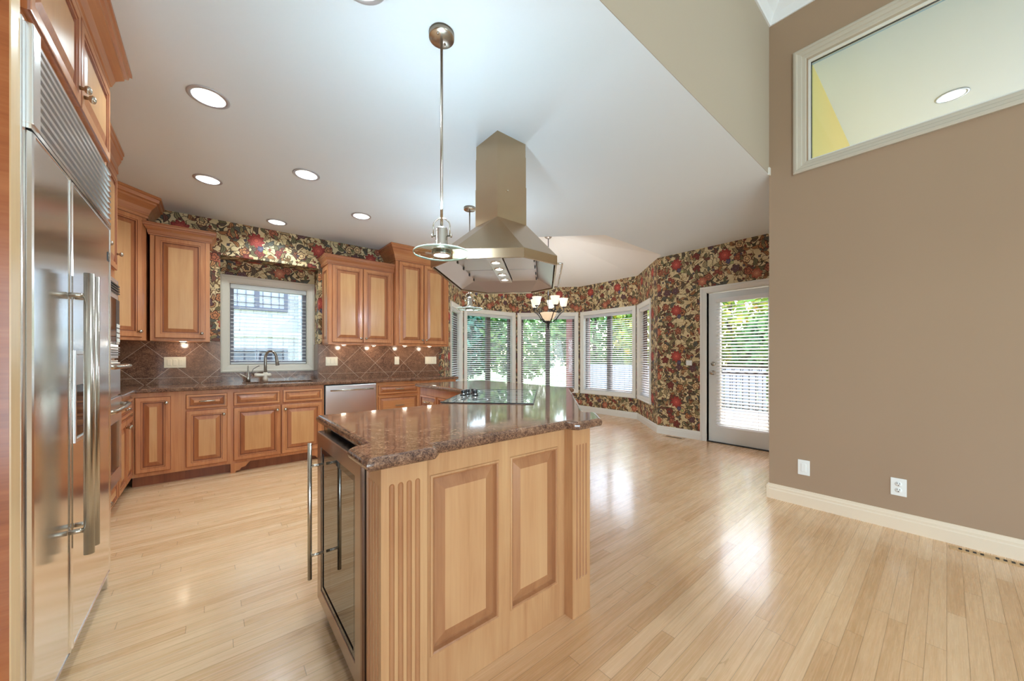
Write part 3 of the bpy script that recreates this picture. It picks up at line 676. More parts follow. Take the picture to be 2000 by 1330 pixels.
def side_panel(t, y0, y1, z0, z1):
    mb = MB(); L = [(0, 0), (0, -.006), (.05, -.006), (.056, .0), (.058, 0), (.085, -.005), (.086, -.005)]
    mb.loops([[(q, y0+i, z0+i), (q, y1-i, z0+i), (q, y1-i, z1-i), (q, y0+i, z1-i)] for i, q in L], mis=[0, 0, 1, 1, 1, 2]); mb.build('side_panel', ['maple', 'maple_glaze', 'maple_panel'], t)
side_panel(t, .02, .30, UZ+.02, 2.38)
upper('taller two door wall cabinet at the end by the bay', (1.985, 4.955, 0), 0, .845, .393, UZ, 2.60, HC-.002, .10, [(.045, .419, .392), (.426, .80, .453)])
mb_plan = [(0, 0), (.594, 0), (.594+.226, .226), (.594+.226-.53*.0, .226)]
# diagonal corner cabinet: local frame turned 45 degrees
R45 = Matrix.Rotation(math.radians(-45), 2)
o45 = Vector((-.92, 4.61)); loc45 = lambda p: tuple(R45 @ (Vector(p)-o45))
pl = [loc45(p) for p in [(-.92, 4.61), (-.50, 5.03), (-.50, 5.345), (-1.245, 5.345), (-1.245, 4.61)]]
upper('tall corner wall cabinet set diagonally beside the ovens', (-.92, 4.61, 0), 45, .594, .3, UZ, 2.60, HC-.002, .11, [(.05, .545, .512)], plan=pl, path=[pl[4], pl[0], pl[1], pl[2]])
# under cabinet puck lights
def puck(x, y, label):
    t = thing('puck_light', label, 'light', (x, y, UZ), 0, 'puck lights under the wall cabinets')
    MB().lathe([(.034, 0), (.034, -.010), (.028, -.012)], (0, 0, 0), 20, cap=False).build('housing', 'nickel', t)
    MB().lathe([(.028, -.011), (.001, -.011)], (0, 0, 0), 20, cap=False).build('lens', 'puck_lens', t)
    light('puck_glow', 'POINT', (x, y, UZ-.03), 1.2, (1, .86, .68), shadow_soft_size=.03)
for x, y, l in ((-.24, 5.19, 'under-cabinet light left of the sink window'), (1.36, 5.19, 'under-cabinet light nearest the sink window on its right'), (1.76, 5.19, 'under-cabinet light in the middle of the right backsplash'), (2.2, 5.15, 'under-cabinet light left under the tall end cabinet'), (2.6, 5.15, 'under-cabinet light right under the tall end cabinet')): puck(x, y, l)
# ------------------------------------------------------------------ stone
def offset(poly, d):
    n = len(poly); out = []
    for i in range(n):
        p, a, b = Vector(poly[i]), Vector(poly[i-1]), Vector(poly[(i+1) % n])
        d1, d2 = (p-a).normalized(), (b-p).normalized(); n1, n2 = Vector((-d1.y, d1.x)), Vector((-d2.y, d2.x))
        q = p+(n1+n2)/(1+n1.dot(n2))*d; out.append((q.x, q.y))
    return out
def slab(name, poly, holes, z0, z1, r, mat, parent=None, label=None, cat=None):
    h = z1-z0; prof = [(r*(1-math.sin(a)), z1-r+r*math.cos(a)) if 0 else (r-r*math.sin(a), z1-r+r*math.cos(a)) for a in [PI/2*k/5 for k in range(6)]]
    prof += [(r-r*math.cos(a), z0+r-r*math.sin(a)) for a in [PI/2*k/5 for k in range(6)]]
    bm = bmesh.new(); loops = []
    for i, z in prof: loops.append([bm.verts.new((x, y, z)) for x, y in offset(poly, i)])
    n = len(poly)
    for a, b in zip(loops, loops[1:]):
        for i in range(n):
            f = bm.faces.new((a[i], b[i], b[(i+1) % n], a[(i+1) % n])); f.smooth = False
    hl = [[[bm.verts.new((x, y, z)) for x, y in hh] for z in (z1, z0)] for hh in holes]
    for top, bot in hl:
        for i in range(len(top)): bm.faces.new((top[i], bot[i], bot[(i+1) % len(top)], top[(i+1) % len(top)]))
    for L, k in ((loops[0], 0), (loops[-1], 1)):
        es = []
        for ring_ in [L]+[q[k] for q in hl]:
            for i in range(len(ring_)):
                a, b = ring_[i], ring_[(i+1) % len(ring_)]
                es.append(bm.edges.get((a, b)) or bm.edges.new((a, b)))
        bmesh.ops.triangle_fill(bm, use_beauty=True, use_dissolve=False, edges=es)
    bmesh.ops.recalc_face_normals(bm, faces=bm.faces)
    me = bpy.data.meshes.new(name); bm.to_mesh(me); bm.free(); me.materials.append(M[mat])
    o = bpy.data.objects.new(name, me); COL.objects.link(o)
    if parent: o.parent = parent
    return o
def rrect(x0, x1, y0, y1, r, n=6):
    out = []
    for cx_, cy_, a0 in ((x1-r, y0+r, -90), (x1-r, y1-r, 0), (x0+r, y1-r, 90), (x0+r, y0+r, 180)):
        for k in range(n+1):
            a = math.radians(a0+90*k/n); out.append((cx_+r*math.cos(a), cy_+r*math.sin(a)))
    return out
CZ = .915
SINK = rrect(.26, .96, 4.83, 5.24, .09)
ct = slab('countertop', [(-1.245, 4.035), (-.535, 4.035), (-.535, 4.715), (2.862, 4.715), (2.862, 5.347), (1.087, 5.347), (1.087, 5.597), (.073, 5.597), (.073, 5.347), (-1.245, 5.347)], [SINK], .876, CZ, .012, 'granite')
tag(ct, 'long brown granite countertop with the sink, along the back wall', 'countertop')
# tiled splashback pieces (flat stone on the wall)
def splash(label, A, s0, s1, z0, z1, ang=0):
    mb = MB(); w_ = s1-s0
    mb.add([(0, -.012, z0), (w_, -.012, z0), (w_, -.012, z1), (0, -.012, z1), (0, 0, z0), (w_, 0, z0), (w_, 0, z1), (0, 0, z1)], [(0, 1, 2, 3), (3, 2, 6, 7), (1, 5, 6, 2), (4, 0, 3, 7), (4, 5, 1, 0)],
           uv=[[(s0, z0), (s1, z0), (s1, z1), (s0, z1)], [(s0, z1), (s1, z1), (s1, z1+.012), (s0, z1+.012)], [(s1, z0), (s1+.012, z0), (s1+.012, z1), (s1, z1)], [(s0-.012, z0), (s0, z0), (s0, z1), (s0-.012, z1)], [(s0, z0), (s1, z0), (s1, z0), (s0, z0)]])
    o = mb.build('tile_splashback', 'granite_tile', loc=A, rot=ang); tag(o, label, 'backsplash', None, 'structure')
splash('diagonal granite tiles left of the sink window', (-1.25, YB-.001, 0), -1.25, .072, CZ+.001, UZ+.015)
splash('diagonal granite tiles right of the sink window', (1.088, YB-.001, 0), 1.088, 2.865, CZ+.001, UZ+.015)
splash('granite tiles behind the left counter', (XL+.001, 4.035, 0), 4.035, 5.33, CZ+.001, UZ+.015, 90)
splash('granite strip under the sink window', (.073, YB+.249, 0), .073, 1.087, CZ+.001, 1.019)
mb = MB().box(1.076, 1.0885, YB-.001, YB+.236, CZ+.001, UZ+.01); struct(mb.build('tile_return', 'granite_tile'), 'granite lining on the window recess side', 'backsplash')
# sink and taps
t = thing('kitchen_sink', 'undermount sink set in the granite below the window', 'sink', (.61, 5.03, .70))
mb = MB(); rr = lambda k, z: [(x, y, z) for x, y in rrect(.252+k, .968-k, 4.822+k, 5.248-k, .09)]
mb.loops([rr(0, .874), rr(.0, .872), rr(.010, .868), rr(.018, .73), rr(.05, .705)], 0, True, False, True).build('basin', 'steel_side', t, world=True)
MB().lathe([(.045, .708), (.040, .711), (.018, .707), (.001, .707)], (.61, 5.06, 0), 20, cap=False).build('drain', 'chrome', t, world=True)
fx, fy = .50, 5.33
t = thing('kitchen_faucet', 'gooseneck faucet with a dark spout behind the sink', 'faucet', (fx, fy, CZ))
MB().lathe([(.027, 0), (.027, .03), (.024, .05), (.024, .095), (.020, .105), (.001, .106)], (0, 0, 0), 20).build('base', 'faucet_enamel', t)
dx, dy = .80, -.60
P = [(0, 0, .10), (0, 0, .19), (0, 0, .26)]+[((.065*(1-math.cos(a)))*dx, (.065*(1-math.cos(a)))*dy, .28+.085*math.sin(a)) for a in [PI*k/10 for k in range(0, 10)]]+[(.136*dx, .136*dy, .25), (.145*dx, .145*dy, .19)]
MB().tube(P, [.016]*3+[.0145]*10+[.017, .021], 14).build('spout', 'faucet_metal', t)
mb = MB().lathe([(.022, -.11), (.024, -.08), (.020, -.03), (.022, 0), (.024, .05), (.012, .062)], (0, 0, .072), 18, 'x'); mb.build('valve_body', 'faucet_enamel', t)
MB().tube([(-.115, 0, .072), (-.135, -.004, .11), (-.12, -.006, .15), (-.07, -.008, .185), (-.06, -.008, .187)], [.005, .005, .005, .006, .009], 8).build('lever', 'faucet_metal', t)
t = thing('soap_dispenser', 'small lever tap standing left of the gooseneck faucet', 'tap', (.33, 5.33, CZ))
MB().lathe([(.022, 0), (.024, .03), (.019, .05), (.010, .055), (.008, .16), (.006, .19), (.001, .195)], (0, 0, 0), 16).build('stem', 'faucet_metal', t)
MB().tube([(-.008, 0, .045), (-.05, -.01, .075), (-.08, -.016, .095)], [.007, .006, .004], 8).build('lever', 'faucet_enamel', t)
# dishwasher
t = thing('dishwasher', 'stainless dishwasher under the back counter', 'dishwasher', (1.031, YF, 0))
MB().box(.0, .608, .0, .57, .10, .870).build('body', 'black_plastic', t)
o = MB().box(.006, .602, -.030, -.001, .115, .865).build('door', 'steel_side', t, bevel=.006)
mb = MB().tube([(.05, -.062, .805), (.558, -.062, .805)], .009, 12)
for x in (.08, .528): mb.tube([(x, -.030, .805), (x, -.062, .805)], .006, 8)
mb.build('handle', 'nickel', o)
MB().box(.006, .602, .05, .06, .0, .099).build('toe_panel', 'black_plastic', t)
# oven tower
TW = 1.04
t = thing('oven_tower_cabinet', 'tall wood cabinet holding the built-in ovens', 'cabinet', (XF, 2.99, 0), 90)
MB().box(0, TW, 0, .675, .10, 2.62).build('body', 'maple', t, bevel=.002)
MB().box(0, TW, .065, .09, 0, .10).build('toe_kick', 'maple_glaze', t)
rdoor('door', t, .03, .27, 1.86, 2.56, knob=(.24, 1.98)); rdoor('door', t, .30, .65, 1.86, 2.56, knob=(.62, 1.98)); rdoor('door', t, .66, 1.01, 1.86, 2.56, knob=(.98, 1.98))
rdoor('door', t, .03, .25, .13, 1.82)
rdoor('drawer', t, .30, 1.01, .13, .27, st=.028, bev=.02, pull=True)
MB().sweep([(0, .67), (0, 0), (TW, 0), (TW, .67)], crown_prof(2.58, HC-.002, .045)).build('crown_moulding', 'crown_wood', t)
X0, X1 = .285, 1.02
t = thing('microwave_oven', 'built-in microwave in the tall oven cabinet, above the wall oven', 'microwave', (XF, 2.99, 1.20), 90)
MB().box(X0, X1, -.022, -.001, 0, .58).build('trim_kit', 'steel_side', t, bevel=.003)
MB().box(X0+.04, X1-.17, -.034, -.022, .10, .43).build('door', 'black_glass', t, bevel=.004)
MB().box(X1-.165, X1-.04, -.034, -.022, .10, .43).build('control_panel', 'black_plastic', t, bevel=.004)
for zz in (.035, .49):
    mb = MB()
    for k in range(4): mb.box(X0+.03, X1-.03, -.034, -.022, zz-.015+k*.018, zz-.006+k*.018)
    mb.build('vent', 'black_plastic', t)
mb = MB()
for r_ in range(4):
    for c_ in range(3): mb.box(X1-.15+c_*.036, X1-.124+c_*.036, -.037, -.034, .12+r_*.035, .145+r_*.035)
mb.build('keypad', 'switch_white', t)
t = thing('wall_oven', 'stainless wall oven under the microwave with a curved handle', 'oven', (XF, 2.99, .285), 90)
MB().box(X0, X1, -.020, -.001, 0, .90).build('body', 'steel_side', t, bevel=.003)
MB().box(X0+.01, X1-.01, -.034, -.020, .645, .885).build('control_panel', 'steel_side', t, bevel=.004)
o = MB().box(X0+.01, X1-.01, -.040, -.020, .01, .635).build('door', 'steel_side', t, bevel=.004)
MB().box(X0+.12, X1-.12, -.043, -.040, .12, .46).build('glass', 'black_glass', o)
def bow(z, t_, par):
    MB().tube([(X0+.05, -.038, z), (X0+.06, -.075, z), (X0+.12, -.092, z), ((X0+X1)/2, -.10, z), (X1-.12, -.092, z), (X1-.06, -.075, z), (X1-.05, -.038, z)], .016, 12).build('handle', 'black_plastic' if t_ else 'nickel', par)
bow(.575, 0, o); bow(.86, 0, t)
# refrigerator
FY = 1.685; FW = 1.125
t = thing('refrigerator', 'built-in stainless refrigerator with two doors and a louvred top grille', 'refrigerator', (-.42, FY, 0), 90)
MB().box(.0, FW, .05, .80, .02, 2.19).build('body', 'black_plastic', t)
mb = MB().box(0, .028, -.002, .06, .0, 2.19).box(FW-.014, FW, -.002, .06, 0, 2.19); mb.build('side_trim', 'steel', t, bevel=.004)
SX = 2.11-FY
def fdoor(x0, x1, hx, z0=.10, z1=1.875):
    mb = MB(); L = [(0, .045), (0, -.002), (.004, -.010), (.010, -.013), (.022, -.013), (.024, -.010), (.026, -.010)]
    o = mb.rects([(x0+i, x1-i, z0+i*.3, z1-i*.3, q) for i, q in L]).build('door', 'steel', t)
    mb = MB().tube([(hx, -.062, .468), (hx, -.062, 1.525)], .0145, 16)
    for z in (.56, 1.44): mb.tube([(hx, -.012, z), (hx, -.055, z)], .009, 10)
    mb.build('handle', 'nickel', o); return o
d1 = fdoor(.036, SX-.002, SX-.040); d2 = fdoor(SX+.002, FW-.016, SX+.040)
mb = MB().rects([(SX+.018+i, SX+.22-i, .88+i, 1.235-i, q) for i, q in [(0, -.010), (0, -.018), (.014, -.018), (.018, -.008)]], cap=False); mb.build('dispenser_frame', 'steel_side', d2)
MB().box(SX+.036, SX+.202, -.0125, -.011, 1.10, 1.215).build('dispenser_panel', 'filter_steel', d2)
MB().box(SX+.036, SX+.202, -.0125, -.011, .90, 1.10).build('dispenser_recess', 'black_glass', d2)
mb = MB().box(.028, FW-.014, .02, .05, 1.885, 2.185); mb.build('grille_back', 'steel_side', t)
mb = MB()
for k in range(10):
    z = 1.897+k*.0285
    mb.add([(.03, .018, z+.022), (FW-.016, .018, z+.022), (FW-.016, -.012, z), (.03, -.012, z), (.03, .018, z+.027), (FW-.016, .018, z+.027), (FW-.016, -.013, z+.010), (.03, -.013, z+.010)], [(0, 1, 2, 3), (4, 7, 6, 5), (3, 2, 6, 7), (0, 3, 7, 4), (1, 5, 6, 2), (0, 4, 5, 1)])
mb.build('grille', 'steel_side', t)
MB().box(.028, .088, -.016, .02, 1.893, 2.19).build('grille_end', 'steel_side', t, bevel=.003)
MB().box(.028, FW-.014, -.012, .02, 1.879, 1.893).build('grille_rail', 'steel', t)
MB().box(FW-.085, FW-.05, -.0125, -.0105, 1.70, 1.745).build('badge', 'black_plastic', d2)
mb = MB()
for k in range(3): mb.box(FW-.078, FW-.058, -.0135, -.0122, 1.709+k*.012, 1.715+k*.012)
mb.box(FW-.080, FW-.077, -.0135, -.0122, 1.709, 1.739); mb.build('badge_mark', 'nickel', d2)
MB().box(.02, FW-.01, .04, .055, .0, .095).build('toe_grille', 'black_plastic', t)
t = thing('fridge_end_panel', 'tall wood end panel against the near side of the refrigerator', 'cabinet panel', (-.42, 1.65, 0))
MB().box(-.826, -.003, -.03, .030, .0, 2.625).build('panel', 'cherry_end', t)
MB().box(-.003, .0, -.029, .031, .0, 2.625).build('edge_strip', 'pale_edge', t)
FC = 2.83-FY
t = thing('fridge_top_cabinet', 'two door wood cabinet above the refrigerator', 'cabinet', (-.43, FY, 0), 90)
MB().box(0, FC, 0, .81, 2.2, 2.66).build('body', 'maple', t, bevel=.002)
rdoor('door', t, .03, FC/2-.003, 2.225, 2.60, knob=(FC/2-.035, 2.29)); rdoor('door', t, FC/2+.003, FC-.03, 2.225, 2.60, knob=(FC/2+.035, 2.29))
MB().sweep([(0, .80), (0, 0), (FC, 0), (FC, .14)], crown_prof(2.63, HC-.002, .085)).build('crown_moulding', 'crown_wood', t)
# ------------------------------------------------------------------ island
IT = .918
IPOLY = [(.335, 1.045), (.556, 1.045), (.572, 1.062), (.578, 1.098), (1.238, 1.098), (1.246, 1.062), (1.262, 1.045), (1.425, 1.045), (1.562, 1.182), (1.562, 1.205), (1.536, 1.231), (1.56, 1.268), (2.545, 2.225), (2.60, 2.225), (2.63, 2.26), (2.63, 3.76), (1.725, 3.76), (1.725, 2.70), (1.085, 2.02), (.40, 2.02), (.40, 1.262), (.352, 1.25), (.335, 1.232)]
ct = slab('island_countertop', IPOLY, [], IT-.040, IT, .0195, 'granite'); tag(ct, 'polished brown granite top of the island with the glass cooktop', 'countertop')
isl = thing('island_cabinet', 'kitchen island of fluted and panelled wood', 'island', (1.0, 1.6, 0))
B1 = IT-.0405
# core body
core = [(.56, 1.19), (1.27, 1.19), (1.40, 1.19), (2.50, 2.29), (2.50, 2.72), (1.79, 2.72), (1.09, 1.96), (1.09, 1.90), (.56, 1.90)]
MB().prism(core, .0, B1).build('body', 'island_wood_lit', isl, world=True)
MB().box(.425, 1.09, 1.90, 1.96, .0, B1).build('back_panel', 'island_wood_lit', isl, world=True)
MB().box(.44, .56, 1.245, 1.90, .865, B1).build('top_rail', 'dark_gap', isl, world=True)
# front frame with two raised panels
def front_panel(x0, x1):
    L = [(-.002, -.0), (.0, -.004), (.006, -.006), (.012, -.003), (.016, .012), (.018, .016), (.060, .004), (.0615, .004)]
    y = 1.15
    mb = MB().rects([(x0+i, x1-i, zz0+i, zz1-i, y+q) for i, q in L], [0, 0, 1, 1, 1, 1, 2]); mb.build('raised_panel', ['island_wood_lit', 'island_glaze', 'island_panel_lit'], isl, world=True)
zz0, zz1 = .165, .795
PX = [(.585, .885), (.945, 1.225)]
mb = MB(); xs = [.545, PX[0][0], PX[0][1], PX[1][0], PX[1][1], 1.285]
for a, b in ((0, 1), (2, 3), (4, 5)): mb.box(xs[a], xs[b], 1.15, 1.189, 0, B1)
for a, b in ((1, 2), (3, 4)): mb.box(xs[a], xs[b], 1.15, 1.189, 0, zz0).box(xs[a], xs[b], 1.15, 1.189, zz1, B1)
mb.build('front_frame', 'island_wood_lit', isl, world=True)
front_panel(*PX[0]); front_panel(*PX[1])
def fluted(mb, w, z0, z1, cs, r, f0, f1, mi=0, gi=1):
    # plate in the local xz plane at y = 0 (outward -y) with round-ended flutes cut into it
    xs = [0]
    for c in cs: xs += [c-r, c+r]
    xs.append(w)
    for a, b in zip(xs[::2], xs[1::2]): mb.add([(a, 0, z0), (b, 0, z0), (b, 0, z1), (a, 0, z1)], [(0, 1, 2, 3)], mi)
    for c in cs:
        mb.add([(c-r, 0, z0), (c+r, 0, z0), (c+r, 0, f0), (c-r, 0, f0)], [(0, 1, 2, 3)], mi); mb.add([(c-r, 0, f1), (c+r, 0, f1), (c+r, 0, z1), (c-r, 0, z1)], [(0, 1, 2, 3)], mi)
        rows = []
        for z in [f0+r*(1-math.cos(PI/2*k/4)) for k in range(5)]+[f1-r*(1-math.cos(PI/2*k/4)) for k in range(4, -1, -1)]:
            dz = min(z-f0, f1-z); p = math.sqrt(max(0, r*r-(r-dz)**2)) if dz < r else r
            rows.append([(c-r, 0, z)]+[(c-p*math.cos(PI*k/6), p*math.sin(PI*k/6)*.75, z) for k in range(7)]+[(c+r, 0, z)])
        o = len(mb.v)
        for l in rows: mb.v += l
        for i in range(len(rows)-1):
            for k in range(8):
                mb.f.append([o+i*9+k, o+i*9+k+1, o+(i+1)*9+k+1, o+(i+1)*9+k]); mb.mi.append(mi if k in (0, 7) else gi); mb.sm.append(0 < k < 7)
# near corner post: front face towards -Y, side face towards -X
px0, px1, py0, py1 = .395, .548, 1.10, 1.235
mb = MB(); f = MB(); fluted(f, px1-px0, 0, B1, [.0335, .062, .0905, .119], .0088, .06, .815); f.xf(Matrix.Translation((px0, py0, 0))); mb.add(f.v, f.f); mb.mi, mb.sm = f.mi, f.sm
f = MB(); fluted(f, py1-py0, 0, B1, [.027, .0535, .0795, .106], .0080, .06, .815); f.xf(Matrix.Translation((px0, py1, 0)) @ Matrix.Rotation(-PI/2, 4, 'Z'))
o = len(mb.v); mb.v += f.v; mb.f += [[o+k for k in q] for q in f.f]; mb.mi += f.mi; mb.sm += f.sm
mb.add([(px1, py0, 0), (px1, py1, 0), (px1, py1, B1), (px1, py0, B1), (px0, py1, 0), (px0, py1, B1), (px0, py0, 0), (px0, py0, B1)], [(0, 1, 2, 3), (1, 4, 5, 2), (6, 0, 1, 4), (7, 5, 2, 3)])
mb.build('corner_post', ['island_wood_lit', 'island_glaze'], isl, world=True)
# far post with flutes, its plain side, and the canted return
qx0, qx1, qy = 1.276, 1.402, 1.10
mb = MB(); f = MB(); fluted(f, qx1-qx0, 0, B1, [.030, .052, .074, .096], .0062, .17, .80); f.xf(Matrix.Translation((qx0, qy, 0))); mb.add(f.v, f.f); mb.mi, mb.sm = f.mi, f.sm
mb.add([(qx0, qy, 0), (qx0, 1.19, 0), (qx0, 1.19, B1), (qx0, qy, B1), (qx1, qy, 0), (qx1+.10, qy+.10, 0), (qx1+.10, qy+.10, B1), (qx1, qy, B1), (qx1+.04, 1.24, 0), (qx1+.04, 1.24, B1)], [(0, 1, 2, 3), (4, 5, 6, 7), (5, 8, 9, 6), (7, 6, 9, 2, 3), (4, 0, 1, 8, 5)])
mb.build('end_post', ['island_wood_lit', 'island_glaze'], isl, world=True)
# wing cabinet that faces the dishwasher
wy0, wy1 = 2.735, 3.72
t = thing('island_drawer_cabinet', 'reddish drawer cabinet in the far wing of the island', 'cabinet', (1.77, wy1, 0), -90)
WW = wy1-wy0
MB().box(0, WW, 0, .82, .10, B1).build('body', 'maple', t, bevel=.002); MB().box(0, WW, .06, .08, 0, .10).build('toe_kick', 'maple_glaze', t)
rdoor('drawer', t, .03, .40, .66, .80, st=.030, bev=.030, pull=True); rdoor('drawer', t, .43, .95, .66, .80, st=.030, bev=.030, pull=True)
rdoor('door', t, .03, .40, .13, .64, knob=(.37, .59)); rdoor('door', t, .43, .685, .13, .64, knob=(.655, .59)); rdoor('door', t, .695, .95, .13, .64, knob=(.725, .59))
# cooktop
o45c = (1.675, 2.13)
t = thing('cooktop', 'black glass cooktop with dark knobs set in the island granite', 'cooktop', (o45c[0], o45c[1], IT), 225)
o = MB().box(-.462, .462, -.335, .245, .0005, .0055).build('glass_top', 'cooktop_glass', t)
mb = MB().rects([(0, 0, 0, 0, 0)]*2, cap=False) if 0 else MB()
for a in ((-.466, .466, -.339, -.334), (-.466, .466, .244, .249)): mb.box(*a, .0003, .0065)
for a in ((-.466, -.461), (.461, .466)): mb.box(*a, -.334, .244, .0003, .0065)
mb.build('edge_trim', 'black_plastic', t)
mb = MB()
for x, y, r in ((-.28, .10, .10), (.28, .10, .085), (-.30, -.16, .075), (.30, -.16, .10), (0, .08, .11)):
    mb.lathe([(r, .0056), (r-.004, .0058), (r-.005, .0056)], (x, y, 0), 40, cap=False)
mb.build('burner_ring', 'filter_steel', t)
kn = shared('knob_body', MB().lathe([(.024, 0), (.024, .006), (.018, .008), (.017, .026), (.019, .034), (.016, .038), (.001, .038)], (0, 0, 0), 20), 'black_plastic')
kc = shared('knob_cap', MB().lathe([(.0185, .009), (.0185, .014)], (0, 0, 0), 20, cap=False), 'chrome')
for x, y in ((.035, -.29), (-.04, -.275), (-.035, -.215), (.045, -.20), (-.10, -.24)):
    k = inst('knob', kn, t, (x, y, .0055)); inst('collar', kc, k, (0, 0, 0))
# wine cooler
t = thing('wine_cooler', 'undercounter wine cooler with a smoked glass door in the island end', 'wine cooler', (.425, 1.885, 0), -90)
WC = 1.885-1.245
MB().box(.0, WC, .012, .125, .02, .862).build('body', 'black_plastic', t)
mb = MB().rects([(i, WC-i, .085+i, .862-i, q) for i, q in [(0, .008), (0, -.042), (.003, -.046), (.062, -.046), (.064, -.044), (.064, -.02)]], cap=False); d = mb.build('door', 'cooler_steel', t)
mb = MB().rects([(.062+i, WC-.062-i, .147+i, .800-i, q) for i, q in [(0, -.043), (.026, -.043), (.026, -.036)]], cap=False); mb.build('gasket', 'black_glass', d)
MB().box(.085, WC-.085, -.040, -.034, .17, .777).build('glass', 'cooler_glass', d)
mb = MB().tube([(.12, -.100, .245), (.12, -.100, .835)], .0085, 14)
for z in (.345, .735): mb.tube([(.12, -.046, z), (.12, -.098, z)], .006, 10)
mb.build('handle', 'nickel', d)
MB().box(.01, WC-.01, .0, .012, .02, .08).build('toe_grille', 'black_plastic', t)
# ------------------------------------------------------------------ hood
HB = 1.785; hx, hy, ch = .60, .405, .195
def octo(x, y, c, z, k=0): return [(-x, -y+c, z), (-x+c, -y, z), (x-c, -y, z), (x, -y+c, z), (x, y-c, z), (x-c, y, z), (-x+c, y, z), (-x, y-c, z)]
hc = (1.655, 2.125)
t = thing('range_hood', 'stainless island range hood with a tall square chimney', 'range hood', (hc[0], hc[1], HB), 45)
R_ = .135*math.sqrt(2); CZ0 = .40
mb = MB().loops([octo(hx, hy, ch, .055), octo(hx, hy, ch, 0), octo(hx-.012, hy-.012, ch-.005, 0), octo(hx-.012, hy-.012, ch-.005, .012)], cap1=False); mb.build('fascia', 'hood_steel_wood_tint', t)
o8 = octo(hx, hy, ch, .055); dm = [(-R_, 0, CZ0), (0, -R_, CZ0), (R_, 0, CZ0), (0, R_, CZ0)]
mb = MB().add(o8+dm, [(7, 0, 8), (0, 1, 9, 8), (1, 2, 9), (2, 3, 10, 9), (3, 4, 10), (4, 5, 11, 10), (5, 6, 11), (6, 7, 8, 11)]); mb.build('canopy', 'hood_steel_wood_tint', t)
TOP = HC-HB
def chim(z0, z1, k):
    r = R_-k; return MB().loops([[(-r, 0, z), (0, -r, z), (r, 0, z), (0, r, z)] for z in (z0, z1)], cap1=False)
c1 = chim(CZ0-.01, .675, 0).build('chimney', 'hood_steel_wood_tint', t); chim(.66, .90, .003).build('chimney_sleeve', 'hood_steel_wood_tint', t); chim(.89, TOP-.001, .006).build('chimney_sleeve', 'hood_steel_wood_tint', t)
mb = MB().tube([(-.13, -.066, .60), (-.1385, -.0685, .60)], .004, 8); mb.build('screw', 'chrome', c1)
ix, iy, zi = .40, .27, .085
i8 = octo(hx-.02, hy-.02, ch-.008, .010); ir = [(-ix, -iy, zi), (ix, -iy, zi), (ix, iy, zi), (-ix, iy, zi)]
mb = MB().add(i8+ir, [(7, 0, 8, 11), (0, 1, 8), (1, 2, 9, 8), (2, 3, 9), (3, 4, 10, 9), (4, 5, 10), (5, 6, 11, 10), (6, 7, 11)]); mb.build('inner_shroud', 'filter_steel', t)
for y0, y1 in ((-iy, -.052), (.052, iy)):
    for x0, x1 in ((-ix, -.003), (.003, ix)):
        o = MB().rects([(0, 0, 0, 0, 0)]*1+[], cap=False) if 0 else MB().box(x0+.004, x1-.004, y0+.004, y1-.004, zi-.012, zi)
        o.build('filter', 'filter_steel', t, bevel=.003)
mb = MB()
for x in (-.28, -.10, .10, .28):
    for s in (-1, 1): mb.box(x-.012, x+.012, s*(iy-.012)-.004, s*(iy-.012)+.004, zi-.03, zi-.012)
mb.build('latch', 'black_plastic', t)
MB().box(-ix, ix, -.050, .050, zi-.026, zi).build('light_bar', 'steel_side', t, bevel=.004)
for x in (-.27, -.09, .09, .27):
    o = MB().lathe([(.034, zi-.026), (.034, zi-.030), (.027, zi-.031)], (x, 0, 0), 20, cap=False).build('lamp_ring', 'chrome', t)
    MB().lathe([(.027, zi-.030), (.001, zi-.030)], (x, 0, 0), 20, cap=False).build('lamp_lens', 'hood_lens', o)
mb = MB().tube([(-.38, -hy+.002, .012), (-.38, -hy-.032, .012), (.38, -hy-.032, .012), (.38, -hy+.002, .012)], .006, 8); mb.build('side_rail', 'chrome', t)
for x in (-.27, .09):
    p = Matrix.Rotation(PI/4, 4, 'Z') @ Vector((x, 0, 0)); light('hood_glow', 'SPOT', (hc[0]+p.x, hc[1]+p.y, HB+zi-.04), 7, (.9, .95, 1), aim=(0, 0, -1), spot_size=2.2, spot_blend=.6, shadow_soft_size=.03)
